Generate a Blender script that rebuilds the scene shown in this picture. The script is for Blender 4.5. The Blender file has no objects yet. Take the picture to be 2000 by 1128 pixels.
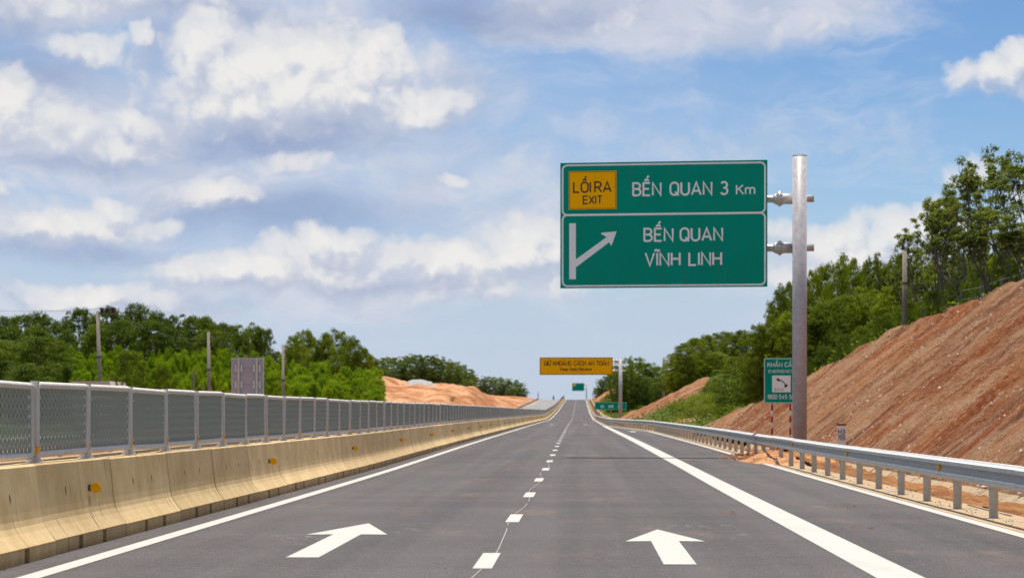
import bpy, math, random
import numpy as np
from mathutils import Vector, noise as mnoise

R = math.radians
rng = random.Random(7)
sc = bpy.context.scene
col = sc.collection
CAM_H = 1.35
F = 4000.0            # focal length in photo pixels (photo 2000 wide)
VX, VY = 1136.0, 808.0

# ------------------------------------------------------------------ camera
cam = bpy.data.cameras.new('camera')
cam.sensor_width = 36.0
cam.lens = 72.0
cam.shift_x = -(VX - 1000) / 2000
cam.shift_y = (VY - 564) / 2000
cam.clip_start = 0.1
cam.clip_end = 9000
cam.dof.use_dof = True
cam.dof.focus_distance = 27.0
cam.dof.aperture_fstop = 3.8
camo = bpy.data.objects.new('camera', cam)
col.objects.link(camo)
camo.location = (0, 0, CAM_H)
camo.rotation_euler = (R(90), 0, 0)
sc.camera = camo

# ------------------------------------------------------------------ colour management
sc.view_settings.view_transform = 'Standard'
sc.view_settings.look = 'None'
sc.view_settings.gamma = 1.0
sc.view_settings.exposure = 0.35
sc.view_settings.use_curve_mapping = False

# ------------------------------------------------------------------ sun
SUN_EL, SUN_AZ = R(78), R(-6)      # azimuth measured from +Y towards +X
sl = bpy.data.lights.new('sun', 'SUN')
sl.energy = 5.0
sl.angle = R(0.5)
sl.color = (1.0, 0.95, 0.87)
so = bpy.data.objects.new('sun', sl)
col.objects.link(so)
sd = Vector((math.sin(SUN_AZ) * math.cos(SUN_EL), math.cos(SUN_AZ) * math.cos(SUN_EL), math.sin(SUN_EL)))
so.rotation_euler = (-sd).to_track_quat('-Z', 'Y').to_euler()
so.location = (0, 0, 60)


def lin(r, g, b):
    f = lambda c: (c / 255 / 12.92) if c / 255 <= 0.04045 else ((c / 255 + 0.055) / 1.055) ** 2.4
    return (f(r), f(g), f(b), 1.0)


class NT:
    """small helper round a node tree"""
    def __init__(s, tree):
        s.t = tree
        s.t.nodes.clear()

    def n(s, kind, **kw):
        nd = s.t.nodes.new(kind)
        for k, v in kw.items():
            setattr(nd, k, v)
        return nd

    def set(s, sock, v):
        if hasattr(v, 'is_linked') or hasattr(v, 'links'):
            s.t.links.new(v, sock)
        else:
            if sock.type == 'RGBA' and hasattr(v, '__len__') and len(v) == 3:
                v = (*v, 1)
            sock.default_value = v

    def math(s, op, a, b=None, c=None, clamp=False):
        nd = s.n('ShaderNodeMath', operation=op)
        nd.use_clamp = clamp
        s.set(nd.inputs[0], a)
        if b is not None: s.set(nd.inputs[1], b)
        if c is not None: s.set(nd.inputs[2], c)
        return nd.outputs[0]

    def vm(s, op, a, b=None, scale=None):
        nd = s.n('ShaderNodeVectorMath', operation=op)
        s.set(nd.inputs[0], a)
        if b is not None: s.set(nd.inputs[1], b)
        if scale is not None: s.set(nd.inputs[3], scale)
        return nd.outputs[1] if op in ('LENGTH', 'DOT_PRODUCT') else nd.outputs[0]

    def ramp(s, v, a, b, lo=0.0, hi=1.0, smooth=True):
        nd = s.n('ShaderNodeMapRange')
        nd.interpolation_type = 'SMOOTHSTEP' if smooth else 'LINEAR'
        s.set(nd.inputs[0], v); s.set(nd.inputs[1], a); s.set(nd.inputs[2], b)
        s.set(nd.inputs[3], lo); s.set(nd.inputs[4], hi)
        return nd.outputs[0]

    def mix(s, f, a, b, blend='MIX'):
        nd = s.n('ShaderNodeMix', data_type='RGBA', blend_type=blend)
        s.set(nd.inputs[0], f); s.set(nd.inputs[6], a); s.set(nd.inputs[7], b)
        return nd.outputs[2]

    def noise(s, vec, scale, detail=4, rough=0.55, dist=0.0, color=False):
        nd = s.n('ShaderNodeTexNoise')
        if vec is not None: s.set(nd.inputs['Vector'], vec)
        nd.inputs['Scale'].default_value = scale
        nd.inputs['Detail'].default_value = detail
        nd.inputs['Roughness'].default_value = rough
        nd.inputs['Distortion'].default_value = dist
        return nd.outputs['Color'] if color else nd.outputs['Fac']

    def comb(s, x, y, z):
        nd = s.n('ShaderNodeCombineXYZ')
        for i, v in enumerate((x, y, z)): s.set(nd.inputs[i], v)
        return nd.outputs[0]

    def sep(s, v):
        nd = s.n('ShaderNodeSeparateXYZ'); s.set(nd.inputs[0], v)
        return nd.outputs


# ------------------------------------------------------------------ world: Nishita sky with clouds (by direction)
world = bpy.data.worlds.new('World')
sc.world = world
world.use_nodes = True
W = NT(world.node_tree)
sky = W.n('ShaderNodeTexSky', sky_type='NISHITA')
sky.sun_disc = False
sky.sun_elevation = SUN_EL
sky.sun_rotation = SUN_AZ
sky.altitude = 0
sky.air_density = 1.0
sky.dust_density = 0.6
sky.ozone_density = 2.0
tc = W.n('ShaderNodeTexCoord')
dx, dy, dz = W.sep(tc.outputs['Generated'])
az = W.math('ARCTAN2', dx, dy)
el = W.math('ARCSINE', dz)
Q = W.comb(W.math('MULTIPLY', az, 10.0), W.math('MULTIPLY', el, 10.0), 0.0)     # 1 unit = 0.1 rad


def cloudpos(px, py):
    return ((px - VX) / 400.0, (VY - py) / 400.0)


w1 = W.vm('SUBTRACT', W.noise(Q, 1.6, 3, 0.5, color=True), (0.5, 0.5, 0.5))
w2 = W.vm('SUBTRACT', W.noise(Q, 7.0, 5, 0.6, color=True), (0.5, 0.5, 0.5))
QW = W.vm('ADD', W.vm('ADD', Q, W.vm('SCALE', w1, scale=0.20)), W.vm('SCALE', w2, scale=0.10))
QS = W.vm('ADD', W.vm('ADD', Q, W.vm('SCALE', w1, scale=0.30)), W.vm('SCALE', w2, scale=0.08))


def blobs(lst, pos, outer, inner):
    acc = None
    for cx, cy, rx, ry, a in lst:
        u, v = cloudpos(cx, cy)
        d = W.vm('LENGTH', W.vm('MULTIPLY', W.vm('SUBTRACT', pos, (u, v, 0)), (400.0 / rx, 400.0 / ry, 0.0)))
        m = W.ramp(d, outer, inner, 0.0, a)
        acc = m if acc is None else W.math('MAXIMUM', acc, m)
    return acc


WHITE = [(570, 160, 235, 88, 1.15), (735, 130, 80, 66, 1.05), (470, 150, 90, 70, 1.05), (415, 110, 75, 50, 1), (480, 200, 120, 40, .9), (825, 210, 90, 45, 1.0),
         (640, 110, 120, 40, .9), (20, 235, 90, 70, 1), (110, 275, 150, 50, .8), (195, 120, 60, 34, .8), (288, 100, 22, 26, .8),
         (272, 258, 40, 28, .95), (235, 305, 110, 32, .7), (440, 388, 80, 28, .9), (590, 322, 90, 26, .7), (150, 452, 130, 28, .95),
         (235, 418, 44, 22, .9), (330, 448, 80, 18, .6), (520, 535, 180, 40, .95), (655, 490, 70, 40, 1), (560, 500, 60, 28, .9),
         (790, 505, 60, 30, .85), (885, 520, 110, 36, 1), (1050, 490, 90, 55, 1.1), (960, 562, 210, 30, .7), (230, 578, 150, 24, .85),
         (130, 590, 70, 20, .7), (1655, 485, 85, 52, 1.05), (1530, 452, 50, 24, .85), (1600, 540, 140, 40, .75), (1795, 452, 100, 40, 1),
         (1890, 365, 50, 34, .8), (1945, 175, 85, 46, .8), (1995, 130, 55, 42, .85), (1400, 40, 260, 34, .36), (250, 25, 320, 36, .5),
         (888, 348, 26, 13, .75), (-160, 380, 170, 70, .95), (2180, 420, 170, 70, .95), (2250, 200, 150, 80, .9),
         (-240, 170, 150, 70, .95), (760, -140, 340, 80, .95), (1700, -160, 280, 70, .9), (160, -170, 240, 70, .9)]
DARK = [(540, 270, 230, 50, 1.0), (570, 425, 270, 52, .85), (70, 165, 140, 70, .7), (170, 335, 140, 24, .65), (150, 495, 200, 26, .7),
        (1000, 30, 260, 44, 1.0), (420, 55, 360, 34, .6), (700, 562, 220, 18, .5), (440, 300, 140, 30, .6), (30, 60, 160, 70, .75), (330, 95, 70, 60, .5),
        (300, 592, 220, 16, .35), (900, 180, 70, 80, .4)]
SOFT = [(190, 285, 330, 130, .8), (600, 180, 420, 160, .75), (700, 545, 520, 80, .75), (430, 350, 370, 90, .6), (1080, 430, 340, 160, .5),
        (850, 330, 280, 140, .45), (300, 20, 560, 80, .75), (1330, 30, 480, 80, 1.0), (100, 210, 260, 70, .7), (1650, 530, 360, 80, .6), (230, 590, 360, 50, .65),
        (1350, 300, 420, 130, .28), (120, 450, 280, 70, .6)]
veil = blobs([(420, 330, 1000, 520, .9), (1130, 640, 1500, 150, .6), (300, -60, 1300, 220, .55), (1000, 330, 520, 330, .5)], QS, 1.45, 0.05)

# generic clouds for the rest of the dome, fading out over the part of the sky already laid out above
frame_d = W.vm('LENGTH', W.vm('MULTIPLY', W.vm('SUBTRACT', Q, (*cloudpos(1000, 500), 0)), (400.0 / 1500, 400.0 / 900, 0.0)))
outside = W.ramp(frame_d, 0.75, 1.15)
gn = W.noise(W.vm('MULTIPLY', tc.outputs['Generated'], (3.0, 3.0, 7.0)), 1.6, 8, 0.58, 0.3)
gm = W.math('MULTIPLY', W.ramp(gn, 0.40, 0.62), outside)


def cumulus(pos):
    """density: broad lumps where the sky holds a cloud, broken up by fractal and cauliflower noise"""
    b = W.math('MAXIMUM', blobs(WHITE, pos, 1.95, 0.30), gm)
    fb = W.noise(W.vm('MULTIPLY', pos, (0.8, 1.25, 1.0)), 2.7, 8, 0.62, 0.2)
    vo = W.n('ShaderNodeTexVoronoi', feature='F1', voronoi_dimensions='2D')
    W.set(vo.inputs['Vector'], pos)
    vo.inputs['Scale'].default_value = 5.0
    vo.inputs['Detail'].default_value = 2.0
    vo.inputs['Roughness'].default_value = 0.55
    d = W.math('ADD', b, W.math('MULTIPLY', W.math('SUBTRACT', fb, 0.5), 1.15))
    return W.math('ADD', d, W.math('MULTIPLY', W.math('SUBTRACT', 0.42, vo.outputs['Distance']), 0.42)), fb


D0, pn = cumulus(QW)
D1, _u = cumulus(W.vm('ADD', QW, (-0.025, 0.075, 0.0)))
wm = W.ramp(D0, 0.10, 0.60)
relief = W.math('SUBTRACT', D0, D1)
puff = W.math('ADD', W.ramp(relief, -0.42, 0.20), W.math('MULTIPLY', W.ramp(D0, 0.8, 1.5), -0.08), clamp=True)
puff = W.math('ADD', W.math('MULTIPLY', puff, 0.75), W.math('MULTIPLY', W.ramp(D0, 0.5, 1.0), 0.28), clamp=True)
sm = blobs(SOFT, QS, 1.45, 0.1)
dm = blobs(DARK, QS, 1.5, 0.1)

# thin streaky cirrus
cir = W.noise(W.vm('MULTIPLY', QS, (0.55, 3.2, 1.0)), 2.4, 6, 0.62, 0.6)
cir2 = W.noise(W.vm('MULTIPLY', QS, (1.0, 1.7, 1.0)), 1.1, 5, 0.6, 0.2)
cirm = W.math('MULTIPLY', W.ramp(cir, 0.42, 0.72), W.ramp(cir2, 0.35, 0.62))
sn = W.noise(W.vm('MULTIPLY', QS, (0.8, 1.6, 1.0)), 2.2, 8, 0.62, 0.4)

skyc = sky.outputs[0]
base = W.mix(1.0, skyc, (0.118, 0.118, 0.118, 1), 'MULTIPLY')
hz = W.ramp(el, 0.0, 0.30)
base = W.mix(1.0, base, W.mix(hz, (0.86, 0.94, 1.06, 1), (0.44, 0.66, 0.90, 1)), 'MULTIPLY')
c1 = W.mix(W.math('MULTIPLY', veil, 0.88), base, lin(174, 195, 225))
c1 = W.mix(W.ramp(el, 0.115, 0.0, 0.0, 0.92), c1, lin(193, 207, 226))
c1 = W.mix(W.math('MULTIPLY', cirm, 0.40), c1, lin(202, 214, 235))
sd = W.ramp(W.math('ADD', sm, W.math('MULTIPLY', W.math('SUBTRACT', pn, 0.5), 1.4)), 0.0, 0.72)
c1 = W.mix(W.math('MULTIPLY', sd, 0.88), c1, W.mix(W.ramp(sn, .35, .62), lin(192, 201, 220), lin(217, 219, 228)))
c1 = W.mix(W.math('MULTIPLY', dm, W.ramp(sn, .25, .65, 1.0, .6)), c1, lin(143, 161, 198))
cloudc = W.mix(puff, lin(182, 191, 212), lin(240, 238, 235))
c1 = W.mix(W.math('MULTIPLY', wm, W.math('ADD', W.math('MULTIPLY', puff, .30), .62, clamp=True)), c1, cloudc)
bg = W.n('ShaderNodeBackground')
W.set(bg.inputs[0], c1)
bg.inputs[1].default_value = 0.785
out = W.n('ShaderNodeOutputWorld')
W.t.links.new(bg.outputs[0], out.inputs[0])
world.cycles.sampling_method = 'MANUAL'
world.cycles.sample_map_resolution = 512

# ------------------------------------------------------------------ materials
MATS = {}


def mat(name, color=None, rough=0.8, metal=0.0, build=None, spec=0.4):
    m = bpy.data.materials.new(name)
    m.use_nodes = True
    t = NT(m.node_tree)
    o = t.n('ShaderNodeOutputMaterial')
    b = t.n('ShaderNodeBsdfPrincipled')
    b.inputs['Roughness'].default_value = rough
    b.inputs['Metallic'].default_value = metal
    b.inputs['Specular IOR Level'].default_value = spec
    if color: b.inputs['Base Color'].default_value = (*color[:3], 1)
    t.t.links.new(b.outputs[0], o.inputs[0])
    if build: build(t, b, o)
    MATS[name] = m
    return m


def objc(t):
    return t.n('ShaderNodeTexCoord').outputs['Object']


def geo(t):
    return t.n('ShaderNodeNewGeometry').outputs['Position']


def rnd(t):
    return t.n('ShaderNodeObjectInfo').outputs['Random']


def bump(t, b, h, strength=0.3, dist=0.02):
    nd = t.n('ShaderNodeBump')
    nd.inputs['Strength'].default_value = strength
    nd.inputs['Distance'].default_value = dist
    t.set(nd.inputs['Height'], h)
    t.t.links.new(nd.outputs[0], b.inputs['Normal'])


def m_asphalt(c0, c1):
    def f(t, b, o):
        p = geo(t)
        big = t.noise(t.vm('MULTIPLY', p, (0.5, 0.12, 1)), 0.6, 5, 0.6)
        track = t.noise(t.vm('MULTIPLY', p, (1.0, 0.012, 1)), 1.5, 3, 0.5)
        cross = t.noise(t.vm('MULTIPLY', p, (0.05, 0.6, 1)), 0.9, 3, 0.6)
        fine = t.noise(p, 52, 3, 0.75)
        mid = t.noise(p, 9, 4, 0.6)
        v = t.math('ADD', t.math('MULTIPLY', t.ramp(big, .3, .7), .40), t.math('MULTIPLY', t.ramp(track, .36, .64), .50))
        v = t.math('ADD', v, t.math('MULTIPLY', t.ramp(cross, .35, .65), .34))
        c = t.mix(v, c0, c1)
        c = t.mix(t.ramp(mid, .45, .8), c, tuple(x * 1.22 for x in c1[:3]) + (1,))
        c = t.mix(1.0, c, t.mix(t.ramp(fine, .3, .75), (.42, .42, .42, 1), (1.62, 1.61, 1.58, 1)), 'MULTIPLY')
        vo = t.n('ShaderNodeTexVoronoi'); vo.inputs['Scale'].default_value = 45
        t.set(vo.inputs['Vector'], p)
        sp = t.ramp(vo.outputs['Distance'], .12, .03)
        c = t.mix(t.math('MULTIPLY', sp, t.ramp(t.noise(p, 14, 2), .44, .56)), c, (.42, .40, .36, 1))
        dirt = t.ramp(t.noise(t.vm('MULTIPLY', p, (1, .3, 1)), .8, 6, .68), .54, .72)
        c = t.mix(t.math('MULTIPLY', dirt, .22), c, lin(150, 115, 80))
        t.set(b.inputs['Base Color'], c)
        bump(t, b, fine, .35, .01)
    return f


mat('asphalt', rough=0.85, spec=.25, build=m_asphalt((.055, .0485, .0495, 1), (.096, .0855, .0845, 1)))
mat('pale_asphalt', rough=0.9, spec=.2, build=m_asphalt((.17, .165, .16, 1), (.25, .245, .24, 1)))


def b_paint(t, b, o):
    p = geo(t)
    worn = t.ramp(t.math('ADD', t.noise(p, 30, 6, .78), t.math('MULTIPLY', t.noise(p, 1.1, 3), .18)), .655, .77)
    dirt = t.ramp(t.noise(t.vm('MULTIPLY', p, (1, .35, 1)), 2.2, 5, .65), .42, .78)
    c = t.mix(t.math('MULTIPLY', dirt, .30), (.44, .43, .385, 1), (.33, .29, .23, 1))
    c = t.mix(t.math('MULTIPLY', worn, .55), c, (.22, .20, .19, 1))
    t.set(b.inputs['Base Color'], c)


mat('road_paint', rough=.7, build=b_paint)


def b_concrete(t, b, o):
    p = objc(t)
    r = rnd(t)
    off = t.comb(0.0, t.math('MULTIPLY', r, 37.0), 0.0)
    q = t.vm('ADD', p, off)
    streak = t.noise(t.vm('MULTIPLY', q, (3, 9, .55)), 1.6, 6, .68)
    streak2 = t.noise(t.vm('MULTIPLY', q, (2, 26, .35)), 1.4, 4, .6)
    blot = t.noise(q, 2.1, 5, .6)
    c = t.mix(t.ramp(blot, .3, .72), lin(194, 166, 120), lin(214, 188, 144))
    c = t.mix(t.math('MULTIPLY', t.ramp(streak, .50, .76), .32), c, lin(150, 122, 84))
    c = t.mix(t.math('MULTIPLY', t.ramp(streak2, .62, .72), .5), c, lin(118, 94, 66))
    x, y, z = t.sep(p)
    low = t.ramp(t.math('ADD', z, t.math('MULTIPLY', t.noise(q, 9, 4), .12)), .17, .05)
    c = t.mix(t.math('MULTIPLY', low, .5), c, lin(120, 92, 62))
    crack = t.ramp(t.noise(t.vm('MULTIPLY', q, (1, 7, .6)), 2.3, 3, .5), .700, .712)
    c = t.mix(t.math('MULTIPLY', crack, .7), c, lin(70, 56, 40))
    tint = t.mix(r, (.80, .79, .77, 1), (1.08, 1.08, 1.07, 1))
    t.set(b.inputs['Base Color'], t.mix(1.0, c, tint, 'MULTIPLY'))
    bump(t, b, t.noise(q, 40, 4, .6), .15, .01)


mat('barrier_concrete', rough=.9, spec=.2, build=b_concrete)
mat('chalk', (.42, .40, .38), .9)
mat('painted_hole_shade', (.03, .022, .016), .9)


def b_galv(base, var, rl=.38):
    def f(t, b, o):
        p = objc(t)
        n = t.noise(p, 7, 5, .65)
        n2 = t.noise(t.vm('MULTIPLY', p, (4, 4, .5)), 3, 3, .6)
        c = t.mix(t.ramp(n, .3, .7), base, var)
        c = t.mix(t.math('MULTIPLY', t.ramp(n2, .5, .75), .3), c, (.30, .25, .20, 1))
        t.set(b.inputs['Base Color'], c)
        t.set(b.inputs['Roughness'], t.ramp(n, .3, .7, rl, rl + .2))
    return f


mat('galvanised', metal=.45, build=b_galv((.46, .45, .44, 1), (.58, .57, .55, 1)))
mat('galvanised_rail', metal=.0, spec=.15, build=b_galv((.45, .455, .44, 1), (.54, .54, .52, 1), .62))
mat('galvanised_post', metal=.0, rough=.6, build=b_galv((.42, .40, .35, 1), (.52, .49, .43, 1)))
mat('galvanised_pole', metal=.1, spec=.25, build=b_galv((.40, .375, .385, 1), (.50, .475, .48, 1)))
mat('fence_steel', metal=.0, spec=.35, build=b_galv((.58, .54, .505, 1), (.68, .635, .60, 1)))
mat('mesh_steel', (.285, .295, .262), .7, .0, None, .12)
mat('band_orange', (.95, .42, .01), .6, 0, None, .1)
mat('reflector_orange', (.95, .45, .008), .5, 0, None, .15)
mat('bracket_dark', (.12, .115, .11), .6, .3)


def b_sheet(c, d):
    def f(t, b, o):
        p = objc(t)
        n = t.noise(p, .9, 5, .6)
        s = t.noise(t.vm('MULTIPLY', p, (5, 5, .6)), 1.0, 4, .6)
        cc = t.mix(t.ramp(n, .3, .75), c, d)
        cc = t.mix(t.math('MULTIPLY', t.ramp(s, .5, .8), .18), cc, (.10, .09, .08, 1))
        t.set(b.inputs['Base Color'], cc)
    return f


mat('sign_green', rough=.6, spec=.06, build=b_sheet((.001, .27, .185, 1), (.001, .30, .207, 1)))
mat('sign_yellow', rough=.6, spec=.06, build=b_sheet((1.0, .46, .0, 1), (1.0, .49, .0, 1)))
mat('sign_white', rough=.6, spec=.1, build=b_sheet((.84, .83, .82, 1), (.88, .87, .86, 1)))
mat('sign_black', (.012, .010, .010), .5)
mat('sign_back', rough=.6, metal=.2, build=b_sheet((.33, .30, .325, 1), (.39, .355, .38, 1)))
mat('white_paint', rough=.6, build=b_sheet((.72, .72, .70, 1), (.80, .80, .78, 1)))
mat('red_paint', rough=.5, build=b_sheet((.40, .018, .016, 1), (.48, .03, .025, 1)))
mat('maroon_paint', (.16, .012, .022), .5)
mat('pole_concrete', rough=.9, build=b_sheet((.20, .165, .135, 1), (.27, .23, .19, 1)))
mat('insulator', (.03, .02, .02), .3)
mat('roof_tin', rough=.6, build=b_sheet((.52, .42, .36, 1), (.60, .50, .44, 1)))
mat('house_wall', rough=.9, build=b_sheet((.42, .34, .26, 1), (.5, .42, .33, 1)))


def b_slope(t, b, o):
    p = geo(t)
    x, y, z = t.sep(p)
    # coordinate across the fall line (bands run up the slope, a little aslant)
    yy = t.math('ADD', y, t.math('MULTIPLY', x, -0.35))
    q = t.comb(t.math('MULTIPLY', x, .16), yy, t.math('MULTIPLY', z, .16))
    b1 = t.noise(q, .17, 3, .55, .25)
    b4 = t.noise(t.vm('ADD', q, (3.0, 41.0, 7.0)), .26, 4, .6, .25)
    b2 = t.noise(t.comb(t.math('MULTIPLY', x, .28), yy, t.math('MULTIPLY', z, .28)), .42, 7, .68, .4)
    b3 = t.noise(t.comb(t.math('MULTIPLY', x, .24), yy, t.math('MULTIPLY', z, .24)), 1.7, 8, .70, .3)
    fine = t.noise(p, 7, 6, .72)
    f2 = t.noise(p, 26, 4, .7)
    c = t.mix(t.ramp(b2, .36, .62), lin(138, 88, 58), lin(186, 136, 98))
    c = t.mix(t.math('MULTIPLY', t.ramp(b1, .50, .58), .90), c, lin(178, 100, 44))
    c = t.mix(t.math('MULTIPLY', t.ramp(b4, .50, .60), .65), c, lin(214, 176, 140))
    c = t.mix(t.math('MULTIPLY', t.ramp(b4, .46, .36), .55), c, lin(118, 74, 58))
    c = t.mix(t.math('MULTIPLY', t.ramp(b3, .46, .64), .80), c, lin(212, 182, 154))
    c = t.mix(t.math('MULTIPLY', t.ramp(b3, .46, .34), .70), c, lin(104, 64, 44))
    c = t.mix(t.math('MULTIPLY', t.ramp(fine, .50, .68), .5), c, lin(222, 196, 172))
    c = t.mix(t.math('MULTIPLY', t.ramp(fine, .47, .33), .6), c, lin(84, 52, 38))
    c = t.mix(t.math('MULTIPLY', t.ramp(f2, .54, .70), .5), c, lin(226, 204, 184))
    c = t.mix(t.math('MULTIPLY', t.ramp(f2, .46, .32), .6), c, lin(80, 50, 36))
    t.set(b.inputs['Base Color'], t.mix(1.0, c, (.71, .60, .50, 1), 'MULTIPLY'))
    bump(t, b, t.math('ADD', fine, t.math('MULTIPLY', f2, .5)), 1.0, .2)


mat('cut_soil', rough=.95, spec=.1, build=b_slope)


def b_redsoil(t, b, o):
    p = geo(t)
    n = t.noise(t.vm('MULTIPLY', p, (1, .5, 1)), .16, 6, .62, .3)
    n2 = t.noise(p, 1.1, 6, .68)
    n3 = t.noise(p, 12, 4, .7)
    c = t.mix(t.ramp(n, .38, .62), lin(142, 88, 54), lin(190, 146, 106))
    c = t.mix(t.math('MULTIPLY', t.ramp(n2, .46, .68), .65), c, lin(128, 74, 42))
    c = t.mix(t.math('MULTIPLY', t.ramp(n3, .55, .8), .35), c, lin(206, 168, 128))
    t.set(b.inputs['Base Color'], c)
    bump(t, b, n2, .5, .3)


mat('orange_soil', rough=.95, spec=.1, build=b_redsoil)


def b_green_ground(t, b, o):
    p = geo(t)
    n = t.noise(p, .25, 6, .65)
    n2 = t.noise(p, 2.5, 5, .7)
    c = t.mix(t.ramp(n, .35, .65), (.045, .085, .014, 1), (.085, .12, .025, 1))
    c = t.mix(t.math('MULTIPLY', t.ramp(n2, .5, .75), .6), c, lin(120, 86, 52))
    t.set(b.inputs['Base Color'], c)
    bump(t, b, n2, .6, .3)


mat('green_ground', rough=.95, spec=.1, build=b_green_ground)


def b_sandy(t, b, o):
    p = geo(t)
    n = t.noise(t.vm('MULTIPLY', p, (1, .4, 1)), 1.3, 6, .68)
    n2 = t.noise(p, 22, 5, .75)
    c = t.mix(t.ramp(n, .35, .65), lin(150, 130, 104), lin(178, 160, 132))
    c = t.mix(t.math('MULTIPLY', t.ramp(n, .48, .66), .6), c, lin(160, 112, 68))
    c = t.mix(t.math('MULTIPLY', t.ramp(n2, .55, .72), .6), c, lin(120, 96, 72))
    t.set(b.inputs['Base Color'], c)
    bump(t, b, n2, .3, .02)


mat('sandy_concrete', rough=.95, spec=.15, build=b_sandy)


def b_mud(t, b, o):
    p = geo(t)
    n = t.noise(t.vm('MULTIPLY', p, (1, .5, 1)), 2.2, 6, .65)
    n2 = t.noise(p, 16, 5, .7)
    c = t.mix(t.ramp(n, .35, .65), lin(108, 70, 40), lin(152, 106, 64))
    c = t.mix(t.math('MULTIPLY', t.ramp(n2, .5, .75), .5), c, lin(104, 66, 40))
    t.set(b.inputs['Base Color'], c)
    bump(t, b, n2, .5, .05)


mat('mud', rough=.95, spec=.15, build=b_mud)


def b_rock(t, b, o):
    p = geo(t)
    n = t.noise(p, 3.1, 3, .6)
    v = t.n('ShaderNodeTexWhiteNoise'); t.set(v.inputs[0], t.vm('SNAP', p, (.23, .23, .23)))
    c = t.mix(v.outputs[0], lin(92, 60, 44), lin(222, 200, 178))
    t.set(b.inputs['Base Color'], t.mix(t.ramp(n, .4, .7), c, lin(170, 130, 100)))


mat('rubble', rough=.95, spec=.15, build=b_rock)
mat('grit', rough=.9, build=b_sheet((.05, .042, .036, 1), (.12, .10, .085, 1)))
mat('grey_gravel', rough=.95, build=b_sheet((.24, .235, .23, 1), (.40, .39, .38, 1)))


def leaf_mat(name, dark, light, yellow, trans=.35):
    m = bpy.data.materials.new(name)
    m.use_nodes = True
    t = NT(m.node_tree)
    o = t.n('ShaderNodeOutputMaterial')
    p = geo(t)
    r = rnd(t)
    n = t.noise(p, .55, 3, .6)
    v = t.n('ShaderNodeTexWhiteNoise'); t.set(v.inputs[0], t.vm('SNAP', p, (.35, .35, .35)))
    c = t.mix(t.ramp(n, .35, .68), dark, light)
    c = t.mix(t.math('MULTIPLY', v.outputs[0], .45), c, yellow)
    c = t.mix(1.0, c, t.mix(r, (.68, .74, .66, 1), (1.25, 1.2, 1.1, 1)), 'MULTIPLY')
    d = t.n('ShaderNodeBsdfPrincipled'); d.inputs['Roughness'].default_value = .6
    d.inputs['Specular IOR Level'].default_value = .18
    tr = t.n('ShaderNodeBsdfTranslucent')
    t.set(d.inputs['Base Color'], c)
    t.set(tr.inputs[0], t.mix(1.0, c, (1.25, 1.35, .45, 1), 'MULTIPLY'))
    mx = t.n('ShaderNodeMixShader'); mx.inputs[0].default_value = trans
    t.t.links.new(d.outputs[0], mx.inputs[1]); t.t.links.new(tr.outputs[0], mx.inputs[2])
    t.t.links.new(mx.outputs[0], o.inputs[0])
    MATS[name] = m


leaf_mat('leaf_dark', (.075, .108, .007, 1), (.115, .155, .010, 1), (.155, .185, .014, 1))
leaf_mat('leaf_mid', (.11, .145, .006, 1), (.175, .215, .010, 1), (.22, .235, .013, 1), .42)
leaf_mat('leaf_bright', (.145, .225, .006, 1), (.215, .30, .009, 1), (.26, .32, .012, 1), .48)
leaf_mat('leaf_far', (.10, .145, .020, 1), (.145, .195, .028, 1), (.18, .21, .030, 1))
leaf_mat('leaf_airy', (.075, .105, .012, 1), (.13, .16, .018, 1), (.18, .18, .025, 1), .42)
mat('bark', rough=.95, build=b_sheet((.10, .085, .065, 1), (.17, .14, .11, 1)))

# ------------------------------------------------------------------ mesh helpers


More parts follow.
